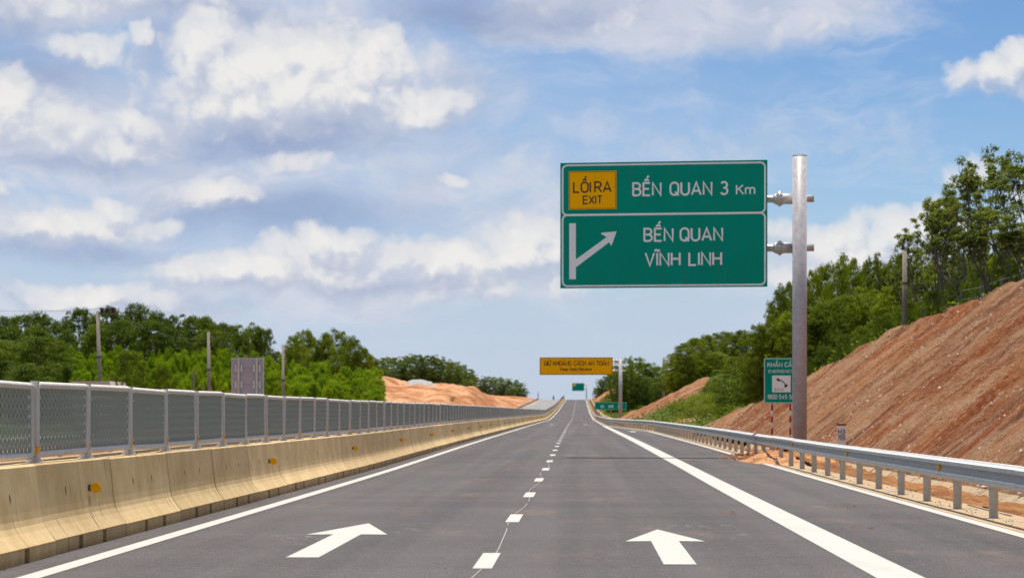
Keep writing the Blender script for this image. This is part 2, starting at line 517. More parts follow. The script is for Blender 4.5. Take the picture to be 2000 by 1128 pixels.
class MB:
    def __init__(s):
        s.v = []; s.f = []; s.m = []; s.cur = 0

    def quad(s, a, b, c, d):
        i = len(s.v); s.v += [tuple(a), tuple(b), tuple(c), tuple(d)]
        s.f.append((i, i + 1, i + 2, i + 3)); s.m.append(s.cur)

    def poly(s, pts):
        i = len(s.v); s.v += [tuple(p) for p in pts]
        s.f.append(tuple(range(i, i + len(pts)))); s.m.append(s.cur)

    def box(s, x0, x1, y0, y1, z0, z1):
        i = len(s.v)
        s.v += [(x, y, z) for z in (z0, z1) for y in (y0, y1) for x in (x0, x1)]
        for f in ((0, 2, 3, 1), (4, 5, 7, 6), (0, 1, 5, 4), (2, 6, 7, 3), (0, 4, 6, 2), (1, 3, 7, 5)):
            s.f.append(tuple(i + k for k in f)); s.m.append(s.cur)

    def rings(s, rings, close=True, cap=True):
        n = len(rings[0]); i0 = len(s.v)
        for r in rings: s.v += [tuple(p) for p in r]
        for k in range(len(rings) - 1):
            for j in range(n if close else n - 1):
                a = i0 + k * n + j; b = i0 + k * n + (j + 1) % n
                s.f.append((a, b, b + n, a + n)); s.m.append(s.cur)
        if cap and close:
            s.f.append(tuple(i0 + j for j in reversed(range(n)))); s.m.append(s.cur)
            s.f.append(tuple(i0 + (len(rings) - 1) * n + j for j in range(n))); s.m.append(s.cur)

    def tube(s, pts, rad, n=8, cap=True, closed=False):
        pts = [Vector(p) for p in pts]
        if not isinstance(rad, (list, tuple)): rad = [rad] * len(pts)
        N = len(pts); rr = []; up = None
        for k in range(N):
            a = pts[(k - 1) % N] if (closed or k > 0) else pts[k]
            b = pts[(k + 1) % N] if (closed or k < N - 1) else pts[k]
            d = (b - a).normalized()
            if up is None:
                up = Vector((0, 0, 1)) if abs(d.z) < .9 else Vector((0, 1, 0))
            u = d.cross(up).normalized(); w = u.cross(d).normalized(); up = w
            rr.append([pts[k] + (u * math.cos(2 * math.pi * j / n) + w * math.sin(2 * math.pi * j / n)) * rad[k] for j in range(n)])
        if closed: rr.append(rr[0])
        s.rings(rr, True, cap and not closed)

    def build(s, name, mats, parent=None, smooth=False, loc=None):
        me = s.mesh(name, mats, smooth)
        return link(name, me, parent, loc)

    def mesh(s, name, mats, smooth=False):
        me = bpy.data.meshes.new(name)
        me.from_pydata(s.v, [], s.f)
        if not isinstance(mats, (list, tuple)): mats = [mats]
        for m in mats: me.materials.append(MATS[m])
        if len(mats) > 1: me.polygons.foreach_set('material_index', s.m)
        if smooth: me.polygons.foreach_set('use_smooth', [True] * len(s.f))
        me.update()
        return me


def link(name, me, parent=None, loc=None, rot=None, scale=None):
    o = bpy.data.objects.new(name, me)
    col.objects.link(o)
    if parent is not None: o.parent = parent
    if loc is not None: o.location = loc
    if rot is not None: o.rotation_euler = rot
    if scale is not None: o.scale = scale
    return o


def tag(o, label=None, cat=None, group=None, kind=None):
    if label: o['label'] = label
    if cat: o['category'] = cat
    if group: o['group'] = group
    if kind: o['kind'] = kind
    return o


def thing(name, label, cat, loc=(0, 0, 0), rz=0, group=None):
    return tag(link(name, None, None, loc, (0, 0, rz)), label, cat, group)


def copy_of(o, parent=None):
    c = o.copy(); col.objects.link(c)
    if parent is not None: c.parent = parent
    return c


# ------------------------------------------------------------------ road geometry
_g = np.arange(-120, 4001, 1.0)
_z = np.interp(_g, [-120, 50, 65, 100, 160, 203, 341, 375, 461, 566, 754, 800, 860, 1000, 1300, 4000],
               [0, 0, .06, .12, .18, .23, .42, .79, 1.72, 3.48, 6.62, 6.95, 7.15, 7.2, 6.5, -10])
_k = np.hanning(61); _k /= _k.sum()
_zs = np.convolve(np.pad(_z, 30, mode='edge'), _k, mode='valid')
_st = np.arange(-120, 4001, 5.0)
_stz = np.interp(_st, _g, _zs)
_stc = np.interp(_st, [-120, 50, 150, 203, 341, 461, 754, 1000, 4000], [0, 0, -.32, -.5, -.72, -.9, -1.15, -2.6, -30])


def zr(y): return float(np.interp(y, _st, _stz))
def cx(y): return float(np.interp(y, _st, _stc))


def P(L, y, h=0.0): return (L + cx(y), y, zr(y) + h)


def stations(y0, y1, step=5.0):
    ys = {y0, y1}
    for y in _st:
        if y0 < y < y1 and (step <= 5 or round(y / 5) % int(step / 5) == 0): ys.add(float(y))
    return sorted(ys)


def Le(y):  # asphalt edge on the near side: pull-out bay, then a taper back to the lane
    return float(np.interp(y, [-100, 142, 195, 5000], [5.02, 5.02, 2.78, 2.78]))


def strip(mb, La, Lb, y0, y1, h, h2=None):
    fa = La if callable(La) else (lambda y: La)
    fb = Lb if callable(Lb) else (lambda y: Lb)
    ys = stations(y0, y1)
    for extra in (142.0, 195.0):
        if y0 < extra < y1 and (callable(La) or callable(Lb)): ys = sorted(set(ys) | {extra})
    i = len(mb.v)
    for y in ys: mb.v += [P(fa(y), y, h), P(fb(y), y, h if h2 is None else h2)]
    for k in range(len(ys) - 1):
        a = i + 2 * k
        mb.f.append((a, a + 1, a + 3, a + 2)); mb.m.append(mb.cur)


mb = MB(); strip(mb, -5.40, Le, -30, 1300, 0)
road = tag(mb.build('road', 'asphalt'), 'dark grey asphalt carriageway running straight to the crest', kind='structure')
mb = MB(); strip(mb, -14.3, -5.405, -30, 1300, -.01)
road2 = tag(mb.build('opposite_road', 'pale_asphalt'), 'paler opposite carriageway behind the median barrier', kind='structure')

PH = .004
mb = MB(); strip(mb, -4.66, -4.46, -20, 1200, PH); mb.build('edge_line', 'road_paint', road)['label'] = 'thin white edge line beside the median barrier'
mb = MB(); strip(mb, 2.43, 2.83, 6, 192, PH); mb.build('lay_by_line', 'road_paint', road)['label'] = 'thick white line between the lane and the lay-by'
mb = MB(); strip(mb, lambda y: Le(y) - .22, lambda y: Le(y) - .04, -20, 1200, PH * 1.5); mb.build('edge_line', 'road_paint', road)['label'] = 'thin white edge line beside the guardrail'
mb = MB(); strip(mb, -14.0, -13.75, 20, 1200, -.006); mb.build('edge_line', 'road_paint', road2)
y = 17.9 - 7.67 * 2
while y < 760:
    mb = MB(); strip(mb, -.955, -.785, y, y + 2.0, PH); mb.build('lane_dash', 'road_paint', road)
    y += 7.67


def arrow(cxl, y0, y1, y2, w, hw):
    mb = MB()
    mb.poly([P(cxl - w, y0, PH), P(cxl + w, y0, PH), P(cxl + w, y1, PH), P(cxl + hw, y1 - .05, PH), P(cxl, y2, PH), P(cxl - hw, y1 - .05, PH), P(cxl - w, y1, PH)])
    return mb.build('arrow_marking', 'road_paint', road)


arrow(-2.63, 19.28, 22.98, 25.3, .155, .455)['label'] = 'white straight-ahead arrow in the inner lane'
arrow(.885, 18.38, 21.75, 23.95, .148, .425)['label'] = 'white straight-ahead arrow in the outer lane'
for a in ((-2.6, 212, 215.6, 218), (.9, 212, 215.6, 218), (3.75, 136, 139.6, 142)): arrow(a[0], a[1], a[2], a[3], .155, .45)

# meandering chalk setting-out line
mb = MB(); pts = []
for k in range(140):
    y = 12 + k * .35
    pts.append((-.87 + .05 * math.sin(y * .62 + 1) + .05 * mnoise.noise((y * .25, 3, 0)), y))
for k in range(139):
    if mnoise.noise((k * .21, 9, 1)) < -.28: continue
    a, b = pts[k], pts[k + 1]
    mb.quad(P(a[0] - .0035, a[1], .0022), P(a[0] + .0035, a[1], .0022), P(b[0] + .0035, b[1], .0022), P(b[0] - .0035, b[1], .0022))
mb.build('chalk_line', 'chalk', road)

mb = MB()
for (sx, sy, n_) in ((1.35, 24.6, 20), (1.25, 22.6, 7), (-3.25, 22.6, 16), (-2.0, 23.6, 8)):
    for k in range(n_):
        x = sx + rng.gauss(0, .28); y = sy + rng.gauss(0, .5)
        a = rng.uniform(-.5, .5); l = .012 + .06 * rng.random() ** 2; w = .002 + .003 * rng.random()
        ca, sa = math.cos(a), math.sin(a)
        mb.quad(*[P(x + u * l * ca - v * w * sa, y + (u * l * sa + v * w * ca) * 2.2, .0024 + k * 1e-5) for u, v in ((-1, -1), (1, -1), (1, 1), (-1, 1))])
tag(mb.build('chalk_scuff', 'chalk', road), kind='stuff')

# shoulder
mb = MB(); strip(mb, lambda y: Le(y) + .003, lambda y: Le(y) + .80, -20, 800, -.004)
tag(mb.build('shoulder', 'sandy_concrete'), 'pale sandy concrete shoulder under the guardrail', kind='structure')
# kerb of the far carriageway
mb = MB()
ys = stations(30, 1100)
mb.rings([[P(-14.3, y, -.01), P(-14.3, y, .12), P(-14.6, y, .12), P(-14.6, y, -.2)] for y in ys], close=False)
tag(mb.build('kerb', 'sandy_concrete'), 'pale kerb edging the opposite carriageway', kind='structure')


# ------------------------------------------------------------------ terrain
def fbm(x, y, z=0.0, o=4):
    return mnoise.fractal(Vector((x, y, z)), 1.0, 2.0, o)


RY = [-20, 60, 74, 90, 106, 117, 129, 145, 190, 215, 244, 275, 310, 350, 450, 560, 640, 700, 790, 900, 1300, 4000]
RL = [18, 17.0, 15.9, 14.6, 12.4, 10.8, 9.1, 9.0, 10, 13, 15.6, 12.4, 8.9, 8.6, 9, 11, 12.3, 12.5, 6, 6, 8, 8]
RZ = [8, 7.1, 6.0, 5.2, 3.3, 2.1, .7, .4, 1.0, 3.5, 5.4, 3.4, .5, .4, 1.2, 3, 5.2, 6, .6, .5, .3, .3]


def toe(y): return 7.45 + Le(y) - 5.02


def hR(L, y):
    t = toe(y)
    if L <= t:
        d = L - (Le(y) + .8)
        w = t - Le(y) - .8
        u = max(0.0, min(1.0, d / w))
        return float(np.interp(u, [0, .16, .55, .62, 1], [-.01, -.40, -.44, -.40, .06])) * (1 if y < 800 else .3)
    lc = float(np.interp(y, RY, RL)); zc = float(np.interp(y, RY, RZ))
    if L <= lc:
        u = (L - t) / max(.5, lc - t)
        return .06 + (zc - .06) * u
    e = L - lc
    return zc + .09 * min(e, 60) + (.35 * fbm(L * .08, y * .08) if e > 1 else 0)


LY = [-20, 200, 300, 380, 440, 480, 540, 600, 754, 1000, 4000]
LROWS = {
    -20: ([-14.6, -17, -25, -60, -130, -400], [-.12, -.3, -.2, 1.5, 4, 9]),
    200: ([-14.6, -17, -25, -60, -130, -400], [-.12, -.3, 0, 2.2, 5, 10]),
    300: ([-14.6, -17, -25, -60, -130, -400], [-.12, -.2, .5, 3, 7, 14]),
    380: ([-14.6, -17, -22, -28, -36, -45, -60, -130, -400], [-.1, .1, .6, 1.2, 1.8, 2.5, 4, 9, 16]),
    440: ([-14.6, -17, -20, -24, -30, -36, -43, -46, -60, -400], [-.1, .2, .8, 3.2, 4.4, 4.2, 5.0, 6.5, 8, 17]),
    480: ([-14.6, -18, -21, -24.5, -29, -34, -38, -43.5, -47, -60, -400], [-.1, .3, 2.2, 5.6, 6.15, 5.9, 6.3, 6.2, 8.3, 9.0, 18]),
    540: ([-14.6, -18, -21, -25, -30, -40, -60, -400], [-.1, .6, 1.6, 3.6, 5.6, 6.2, 9, 18]),
    600: ([-14.6, -19, -26, -40, -60, -400], [-.1, 1.0, 2.0, 4.0, 6, 16]),
    754: ([-14.6, -20, -30, -45, -60, -400], [-.1, 1.2, 1.9, 2.5, 4, 12]),
    1000: ([-14.6, -20, -40, -60, -400], [-.1, .3, .8, 1.5, 8]),
    4000: ([-14.6, -20, -40, -60, -400], [-.1, .2, .4, .6, 3]),
}


def hL(L, y):
    k = max(0, min(len(LY) - 2, int(np.searchsorted(LY, y) - 1)))
    y0, y1 = LY[k], LY[k + 1]
    u = (y - y0) / (y1 - y0)
    u = max(0, min(1, u))
    a = LROWS[y0]; b = LROWS[y1]
    za = np.interp(-L, [-x for x in a[0]], a[1]); zb = np.interp(-L, [-x for x in b[0]], b[1])
    z = float(za * (1 - u) + zb * u)
    if L < -16: z += min(1, (-16 - L) / 4) * .35 * fbm(L * .12, y * .05, 5)
    if L < -19 and 340 < y < 640:
        e = min(1, (-19 - L) / 4) * min(1, (y - 340) / 30) * min(1, (640 - y) / 30)
        z += e * (.55 * fbm(L * .30, y * .045, 9) + .28 * abs(mnoise.noise((L * .7, y * .16, 2))))
    return z


def ground_z(x, y):
    L = x - cx(y)
    return zr(y) + (hL(L, y) if L < -14.6 else hR(L, y) if L > Le(y) + .8 else 0)


def grid(name, Ls, Ys, hf, matf, mats, disp=None):
    V = []; Fc = []; M = []
    nL = len(Ls)
    for y in Ys:
        for k in range(nL):
            L = Ls[k](y) if callable(Ls[k]) else Ls[k]
            z = zr(y) + hf(L, y)
            x = L + cx(y)
            if disp: x, y2, z = disp(x, y, z, L)
            else: y2 = y
            V.append((x, y2, z))
    for j in range(len(Ys) - 1):
        for k in range(nL - 1):
            a = j * nL + k
            Fc.append((a, a + 1, a + 1 + nL, a + nL))
            M.append(matf((V[a][0] + V[a + 1][0]) / 2, Ys[j]))
    me = bpy.data.meshes.new(name)
    me.from_pydata(V, [], Fc)
    for m in mats: me.materials.append(MATS[m])
    me.polygons.foreach_set('material_index', M)
    me.polygons.foreach_set('use_smooth', [True] * len(Fc))
    me.update()
    return link(name, me)


# left ground
Ls = [-14.6, -15.5, -16.5] + list(np.arange(-18, -52, -.75)) + [-54, -60, -70, -85, -110, -150, -220, -400, -900, -2500][::-1]
Ys = list(np.arange(-20, 340, 12.0)) + list(np.arange(340, 640, 3.0)) + list(np.arange(640, 760, 6.0)) + [770, 800, 850, 950, 1100, 1400, 2000, 4000]
gl = grid('ground', Ls, Ys, hL, lambda x, y: 0 if (x > -24 - .02 * y and y < 340) or (y >= 340 and x > -62) else 1, ['orange_soil', 'green_ground'])
tag(gl, 'orange earthworks and green land beyond the opposite carriageway', kind='structure')

# right ground, coarse, a little below the finely built cut slopes


def in_slope(L, y):
    lc = float(np.interp(y, RY, RL))
    return toe(y) - .1 < L < lc + .3 and (y < 135 or 212 < y < 316 or 590 < y < 820)


Ls = [lambda y, u=u: Le(y) + .8 + u * (toe(y) - Le(y) - .8) for u in (0, .16, .55, .62, .8, 1)] + \
     [lambda y, u=u: toe(y) + u * (float(np.interp(y, RY, RL)) - toe(y)) for u in (.2, .4, .6, .8, 1)] + \
     [lambda y, e=e: float(np.interp(y, RY, RL)) + e for e in (.6, 1.5, 3, 5, 8, 12, 18, 26, 40, 70, 120, 250, 800, 2500)]
Ys = list(np.arange(-20, 330, 4.0)) + list(np.arange(330, 830, 10.0)) + [850, 900, 1000, 1200, 1600, 2400, 4000]
gr = grid('ground', Ls, Ys, lambda L, y: hR(L, y) - (.75 if in_slope(L, y) else (.02 if L <= toe(y) and y < 82 else 0)),
          lambda x, y: 0 if (x - cx(y) <= toe(y) + .2) else (2 if (150 < y < 196 or 316 < y < 590) and fbm(x * .2, y * .05) > .1 else 1),
          ['mud', 'green_ground', 'orange_soil'])
tag(gr, 'overgrown land rising behind the roadside ditch and cut slopes', kind='structure')


def slope_disp(amp, ends=()):
    def f(x, y, z, L):
        if any(abs(y - e) < .001 for e in ends): return (x, y, z - .5)
        t = toe(y); lc = float(np.interp(y, RY, RL))
        u = (L - t) / max(.5, lc - t)
        k = max(0.0, min(1.0, min(u * 5, (1.06 - u) * 9)))
        yy = y - .35 * x
        d = amp * k * (.26 * fbm(x * .07, yy * .40, z * .07, 4) + .13 * fbm(x * .45, yy * 1.5, z * .45, 4) + .06 * fbm(x * 3, y * 3, z * 3, 3))
        return (x - d * .6, y, z + d * .8 + (.0 if u < .9 else .05))
    return f


def cut_slope(y0, y1, ny, nu, amp, label):
    Ls = [lambda y, u=u: toe(y) + u * (float(np.interp(y, RY, RL)) + .25 - toe(y)) for u in np.linspace(-.01, 1, nu)]
    o = grid('cut_slope', Ls, list(np.linspace(y0, y1, ny)), lambda L, y: hR(min(L, float(np.interp(y, RY, RL))), y), lambda x, y: 0, ['cut_soil'], slope_disp(amp, (y0, y1)))
    return tag(o, label, kind='structure')


cut_slope(24, 131, 430, 80, 1.0, 'raw brown cut slope beside the lay-by')
cut_slope(213, 314, 110, 30, 1.4, 'second bare orange cut slope farther along the road')
cut_slope(592, 815, 60, 14, 1.8, 'far bare cut slope close to the crest')

# ditch lining: concrete slabs on the far side of the ditch
slab = MB(); slab.box(0, .66, .012, .988, -.05, 0)
slab_me = slab.mesh('concrete_slab', 'sandy_concrete')
ditch = MB()
strip(ditch, lambda y: Le(y) + .805, lambda y: Le(y) + 1.07, 14, 110, -.012, -.40)
dt = tag(ditch.build('drainage_ditch', 'sandy_concrete'), 'concrete lined drainage ditch between guardrail and cut slope', 'ditch', kind='structure')
if 'category' in dt: del dt['category']
for k in range(70):
    y = 18 + k * 1.0
    L = Le(y) + .8 + .585 * (toe(y) - Le(y) - .8)
    s = link('concrete_slab', slab_me, dt, P(L, y, -.395), (rng.uniform(-.006, .006), -math.atan2(.47, .66) * 1.0 + rng.uniform(-.01, .01), 0))
# mud washed into the ditch
V = []; Fc = []
Ys = np.arange(14, 112, .3); us = np.linspace(0, 1, 12)
for y in Ys:
    for u in us:
        L = Le(y) + .84 + u * 1.25
        t = .36 * math.exp(-((y - 59.5) / 5.5) ** 2)
        h = -.105 + .08 * (1 - u) + .09 * fbm(L * .8, y * .35, 2) + .06 * fbm(L * 3.0, y * 2.6, 7) + .05 * ((y * .9 + .4 * mnoise.noise((y * .5, 1, 1))) % 1.0 - .5) - .10 * (u > .9) + t - .10 * max(0, (30 - y) / 12)
        V.append(P(L, y, h))
n = len(us)
for j in range(len(Ys) - 1):
    for k in range(n - 1):
        a = j * n + k; Fc.append((a, a + 1, a + 1 + n, a + n))
me = bpy.data.meshes.new('mud'); me.from_pydata(V, [], Fc); me.materials.append(MATS['mud'])
me.polygons.foreach_set('use_smooth', [True] * len(Fc))
tag(link('mud', me), 'brown mud washed into the roadside ditch', kind='stuff')
# soil spilled on the lay-by edge round the sign pole
V = []; Fc = []
Ys = np.arange(52.5, 66, .16); Lsx = np.linspace(3.9, 6.7, 34)
for y in Ys:
    for L in Lsx:
        e = 4.75 - .35 * math.exp(-((y - 57.0) / 2.2) ** 2) + .25 * fbm(y * .9, 4, 1)
        edge = max(0, min(1, (L - e) / .7)) * max(0, min(1, (y - 53) / 1.6)) * max(0, min(1, (65.5 - y) / 1.6))
        h = -.03 + edge * (.13 + .16 * math.exp(-((y - 58.3) / 2.2) ** 2) + .09 * fbm(L * 1.8, y * 1.8, 1) + .06 * fbm(L * 6, y * 6, 3))
        V.append(P(L, y, h))
n = len(Lsx)
for j in range(len(Ys) - 1):
    for k in range(n - 1):
        a = j * n + k; Fc.append((a, a + 1, a + 1 + n, a + n))
me = bpy.data.meshes.new('dirt'); me.from_pydata(V, [], Fc); me.materials.append(MATS['orange_soil'])
tag(link('dirt', me), 'orange dirt spilled under the guardrail at the sign pole', kind='stuff')


def rocks(name, spots, material, label):
    mb = MB()
    for x, y, z, s in spots:
        pts = []
        a0 = rng.uniform(0, 6.28)
        for k in range(4):
            a = a0 + k * math.pi / 2 + rng.uniform(-.4, .4)
            pts.append((x + s * rng.uniform(.6, 1.1) * math.cos(a), y + s * rng.uniform(.6, 1.1) * math.sin(a), z - s * .3))
        tp = (x + rng.uniform(-.3, .3) * s, y + rng.uniform(-.3, .3) * s, z + s * rng.uniform(.4, .8))
        i = len(mb.v); mb.v += pts + [tp]
        for k in range(4): mb.f.append((i + k, i + (k + 1) % 4, i + 4)); mb.m.append(0)
    return tag(mb.build(name, material), label, kind='stuff')


sp = []
for k in range(13000):
    y = 26 + 104 * rng.random() ** 1.25
    lc = float(np.interp(y, RY, RL)); t = toe(y)
    if lc - t < .8: continue
    u = rng.random() ** 1.3
    L = t + u * (lc - t)
    s = .012 + .075 * rng.random() ** 5
    d = slope_disp(1.0)(L + cx(y), y, zr(y) + hR(L, y), L)
    sp.append((d[0], d[1], d[2], s))
for k in range(260):
    y = 28 + 60 * rng.random(); L = toe(y) + rng.uniform(-.25, .3)
    sp.append((L + cx(y), y, zr(y) + .05, .03 + .07 * rng.random() ** 2))
rocks('rubble', sp, 'rubble', 'loose pale stones lying on the brown cut slope')
sp = []
for k in range(420):
    y = 17 + 40 * rng.random() ** 1.4
    L = Le(y) + .32 + .03 * y / 20 + rng.gauss(0, .07) if rng.random() < .7 else Le(y) + rng.uniform(.02, .75)
    sp.append(P(L, y, .0) + (.006 + .018 * rng.random() ** 3,))
for k in range(170):
    y = 16 + 40 * rng.random() ** 1.3
    sp.append(P(rng.uniform(-4.9, 4.9) if rng.random() < .6 else rng.uniform(2.9, 4.9), y, .0) + (.004 + .014 * rng.random() ** 4,))
for k in range(260):
    y = 15 + 60 * rng.random() ** 1.2
    sp.append(P(-5.0 + abs(rng.gauss(0, .13)), y, .0) + (.005 + .016 * rng.random() ** 3,))
rocks('grit', sp, 'grit', 'dark grit and pebbles scattered on the asphalt and shoulder')
sp = []
for k in range(90):
    y = 25 + 32 * rng.random()
    L, yy = rng.choice([(2.0, 28.5), (1.95, 28.3), (3.8, 30), (4.6, 52), (4.3, 54), (3.3, 24.4)])
    sp.append(P(L + rng.gauss(0, .10), yy + rng.gauss(0, .35), .0) + (.008 + .025 * rng.random() ** 3,))
for k in range(240):
    y = 58.5 + rng.gauss(0, 2.6); L = 4.9 + rng.gauss(0, .45)
    sp.append(P(L, y, .10) + (.02 + .05 * rng.random() ** 2,))
rocks('clods', sp, 'orange_soil', 'crumbs of orange soil on and beside the lay-by')
mb = MB()
for k in range(110):
    y = 17.5 + k * .42; L = Le(y) + .36 + .012 * y + .05 * mnoise.noise((y * .3, 2, 2))
    if rng.random() < .25: continue
    y2 = y + .42; L2 = Le(y2) + .36 + .012 * y2 + .05 * mnoise.noise((y2 * .3, 2, 2))
    w = .008 + .014 * rng.random()
    mb.quad(P(L - w, y, .004), P(L + w, y, .004), P(L2 + w, y2, .004), P(L2 - w, y2, .004))
tag(mb.build('joint_crack', 'grit'), 'dark open joint along the sandy shoulder', kind='structure')

# ------------------------------------------------------------------ median barrier
SEG = 3.09


def barrier_meshes():
    prof = [(.18, 0), (.18, .13), (.30, .13), (.30, .142), (.255, .20), (.212, .26), (.182, .315), (.166, .37), (.156, .44), (.112, .855), (.095, .87)]
    full = prof + [(-x, z) for x, z in reversed(prof)]
    mb = MB()
    L = SEG - .022
    ys = [0, .012, L - .012, L]
    rr = []
    for y in ys:
        ins = .010 if y in (0, L) else 0
        rr.append([(x - math.copysign(ins, x), y, z - (ins if z > .5 else 0)) for x, z in full])
    mb.rings([r[::-1] for r in rr])
    m = SEG / 2; hs = .085
    for sgn in (1, -1):
        for a, b in ((0.004, m - .515 - hs), (m - .515 + hs, m + .515 - hs), (m + .515 + hs, L - .004)):
            x0, x1 = sorted((sgn * .179, sgn * .2985))
            mb.box(x0, x1, a, b, 0, .1285)
    mb.cur = 1  # lifting holes: flat dark faces, the shade inside painted, no recess
    for d in (-.515, .515):
        zc = .585; xc = .112 + (.855 - zc) / (.855 - .44) * (.156 - .112)
        pts = []
        for k in range(7):
            a = 2 * math.pi * k / 7
            zz = zc + (.045 + .012 * math.sin(3 * a)) * math.sin(a)
            xx = .112 + (.855 - zz) / (.855 - .44) * (.156 - .112)
            pts.append((xx + .002, m + d + (.016 + .004 * math.cos(2 * a)) * math.cos(a), zz))
        mb.poly(pts)
    return mb.mesh('barrier_segment', ['barrier_concrete', 'painted_hole_shade'])


def direction(L, y, ln):
    a = Vector(P(L, y)); b = Vector(P(L, y + ln))
    d = b - a
    return (math.atan2(d.z, d.y), 0, -math.atan2(d.x, d.y))


bar = thing('median_barrier', 'long pale concrete median barrier of linked precast segments with orange reflectors', 'barrier', P(-5.33, 4.2))
bar_inv = Vector(bar.location)
seg_me = barrier_meshes()
# reflector disc on a small dark bracket
rf = MB(); rf.cur = 0
rf.tube([(0, 0, 0), (0, .010, 0)], .056, 24)
rf_me = rf.mesh('reflector', ['reflector_orange'], False)
bk = MB(); bk.box(-.02, .055, .0, .006, -.032, .032); bk.box(-.012, -.004, .006, .09, -.032, .032); bk_me = bk.mesh('bracket', 'bracket_dark')
y0 = 22.68 - SEG * 6
far = MB()
k = 0
while y0 + k * SEG < 790:
    y = y0 + k * SEG
    if k < 262:
        r = direction(-5.33, y, SEG)
        o = link('barrier_segment', seg_me, bar, Vector(P(-5.33 + rng.uniform(-.006, .006), y, rng.uniform(-.004, .004))) - bar_inv,
                 (r[0], 0, r[2] + rng.uniform(-.0015, .0015)))
        if (k - 5) % 4 == 0:
            m = link('reflector', rf_me, o, (.228, SEG / 2 + .40, .572))
            link('bracket', bk_me, o, (.162, SEG / 2 + .413, .572))
    k += 1

# ------------------------------------------------------------------ anti-glare mesh fence on the barrier
PIT = 2.08


def rounded_rect(y0, y1, z0, z1, r, n=5):
    pts = []
    for cy, cz, a0 in ((y1 - r, z1 - r, 0), (y0 + r, z1 - r, 90), (y0 + r, z0 + r, 180), (y1 - r, z0 + r, 270)):
        for k in range(n):
            a = R(a0 + 90 * k / (n - 1))
            pts.append((0, cy + r * math.cos(a), cz + r * math.sin(a)))
    return pts


fr = MB(); fr.tube(rounded_rect(.055, PIT - .055, .085, .765, .055), .032, 8, closed=True)
fr.box(-.012, .012, .032, .075, .16, .19); fr.box(-.012, .012, .032, .075, .62, .65)
fr.box(-.012, .012, PIT - .075, PIT - .032, .16, .19); fr.box(-.012, .012, PIT - .075, PIT - .032, .62, .65)
fr_me = fr.mesh('panel_frame', 'fence_steel', True)


def infill(pitch=.068, row=.044, wid=.0084):
    mb = MB()
    ya, yb, za, zb = .094, PIT - .094, .10, .75
    ns = int((yb - ya) / pitch); nr = int((zb - za) / row)
    for i in range(ns + 1):
        ybase = ya + (yb - ya) * i / ns
        idx = len(mb.v)
        for j in range(nr + 1):
            z = za + (zb - za) * j / nr
            yy = min(yb + .012, max(ya - .012, ybase + (1 if (i + j) % 2 else -1) * pitch * .13))
            tw = .005 if j % 2 else -.002
            mb.v += [(-wid, yy - tw, z), (wid, yy + tw, z)]
        for j in range(nr):
            a = idx + 2 * j
            mb.f.append((a, a + 1, a + 3, a + 2)); mb.m.append(0)
    return mb.mesh('mesh_infill', 'mesh_steel')


inf_me = infill()
po = MB(); po.box(-.036, .036, -.03, .03, .012, .785); po.box(-.038, .038, -.032, .032, .785, .80)
po.cur = 0
po.box(-.08, .08, -.065, .065, 0, .012)
for s in (1, -1):
    for a in ((s * .0365, 0, 1), (0, s * .0305, 0)):
        if a[2]: pts = [(a[0], -.004, .012), (a[0] + s * .046, -.004, .012), (a[0], -.004, .088)]; off = (0, .008, 0)
        else: pts = [(-.004, a[1], .012), (-.004, a[1] + s * .034, .012), (-.004, a[1], .088)]; off = (.008, 0, 0)
        q = [tuple(p[i] + off[i] for i in range(3)) for p in pts]
        po.poly(pts); po.poly(q[::-1])
        for i in range(3): po.quad(pts[i], pts[(i + 1) % 3], q[(i + 1) % 3], q[i])
for z in (.175, .635):
    for y in (-.05, .05): po.box(.0365, .044, y - .008, y + .008, z - .008, z + .008)
po_me = po.mesh('post', 'fence_steel')
bd = MB(); bd.box(-.0385, .0385, -.0325, .0325, .095, .168); bd_me = bd.mesh('reflective_band', 'band_orange')

fence = thing('mesh_fence', 'grey steel mesh anti-glare fence standing on the median barrier', 'fence', P(-5.33, 4.2, .87))
fi = Vector(fence.location)
yp = 19.94 - PIT * 7
k = 0
farf = MB()
while yp + k * PIT < 770:
    y = yp + k * PIT
    h = .871
    r = direction(-5.33, y, PIT)
    if k < 300:
        jx, jz = rng.uniform(-.006, .006), rng.uniform(-.006, .006)
        tilt = rng.uniform(-.02, .02)
        p = link('post', po_me, fence, Vector(P(-5.33 + jx, y, h)) - fi, (rng.uniform(-.008, .008), tilt, r[2]))
        if y < 400: link('reflective_band', bd_me, p)
        fp = link('panel', fr_me, fence, Vector(P(-5.33 + jx, y, h + jz)) - fi, (r[0] + rng.uniform(-.006, .006), tilt + rng.uniform(-.012, .012), r[2] + rng.uniform(-.004, .004)))
        link('mesh_infill', inf_me, fp)
    else:
        a = Vector(P(-5.33, y, h)) - fi; b = Vector(P(-5.33, y + PIT, h)) - fi
        farf.box(a.x - .03, a.x + .03, a.y - .03, a.y + .03, a.z, a.z + .79)
        farf.quad((a.x, a.y + .03, a.z + .1), (b.x, b.y - .03, b.z + .1), (b.x, b.y - .03, b.z + .76), (a.x, a.y + .03, a.z + .76))
    k += 1
tag(farf.build('far_panels', 'mesh_steel', fence), kind='stuff')

# ------------------------------------------------------------------ guardrails
GP = 2.58
wprof = [(.0, .31), (-.016, .305), (-.03, .285), (-.083, .262), (-.083, .215), (-.012, .185), (-.0, .155), (-.012, .125), (-.083, .095), (-.083, .048), (-.03, .025), (-.016, .005), (.0, .0)]


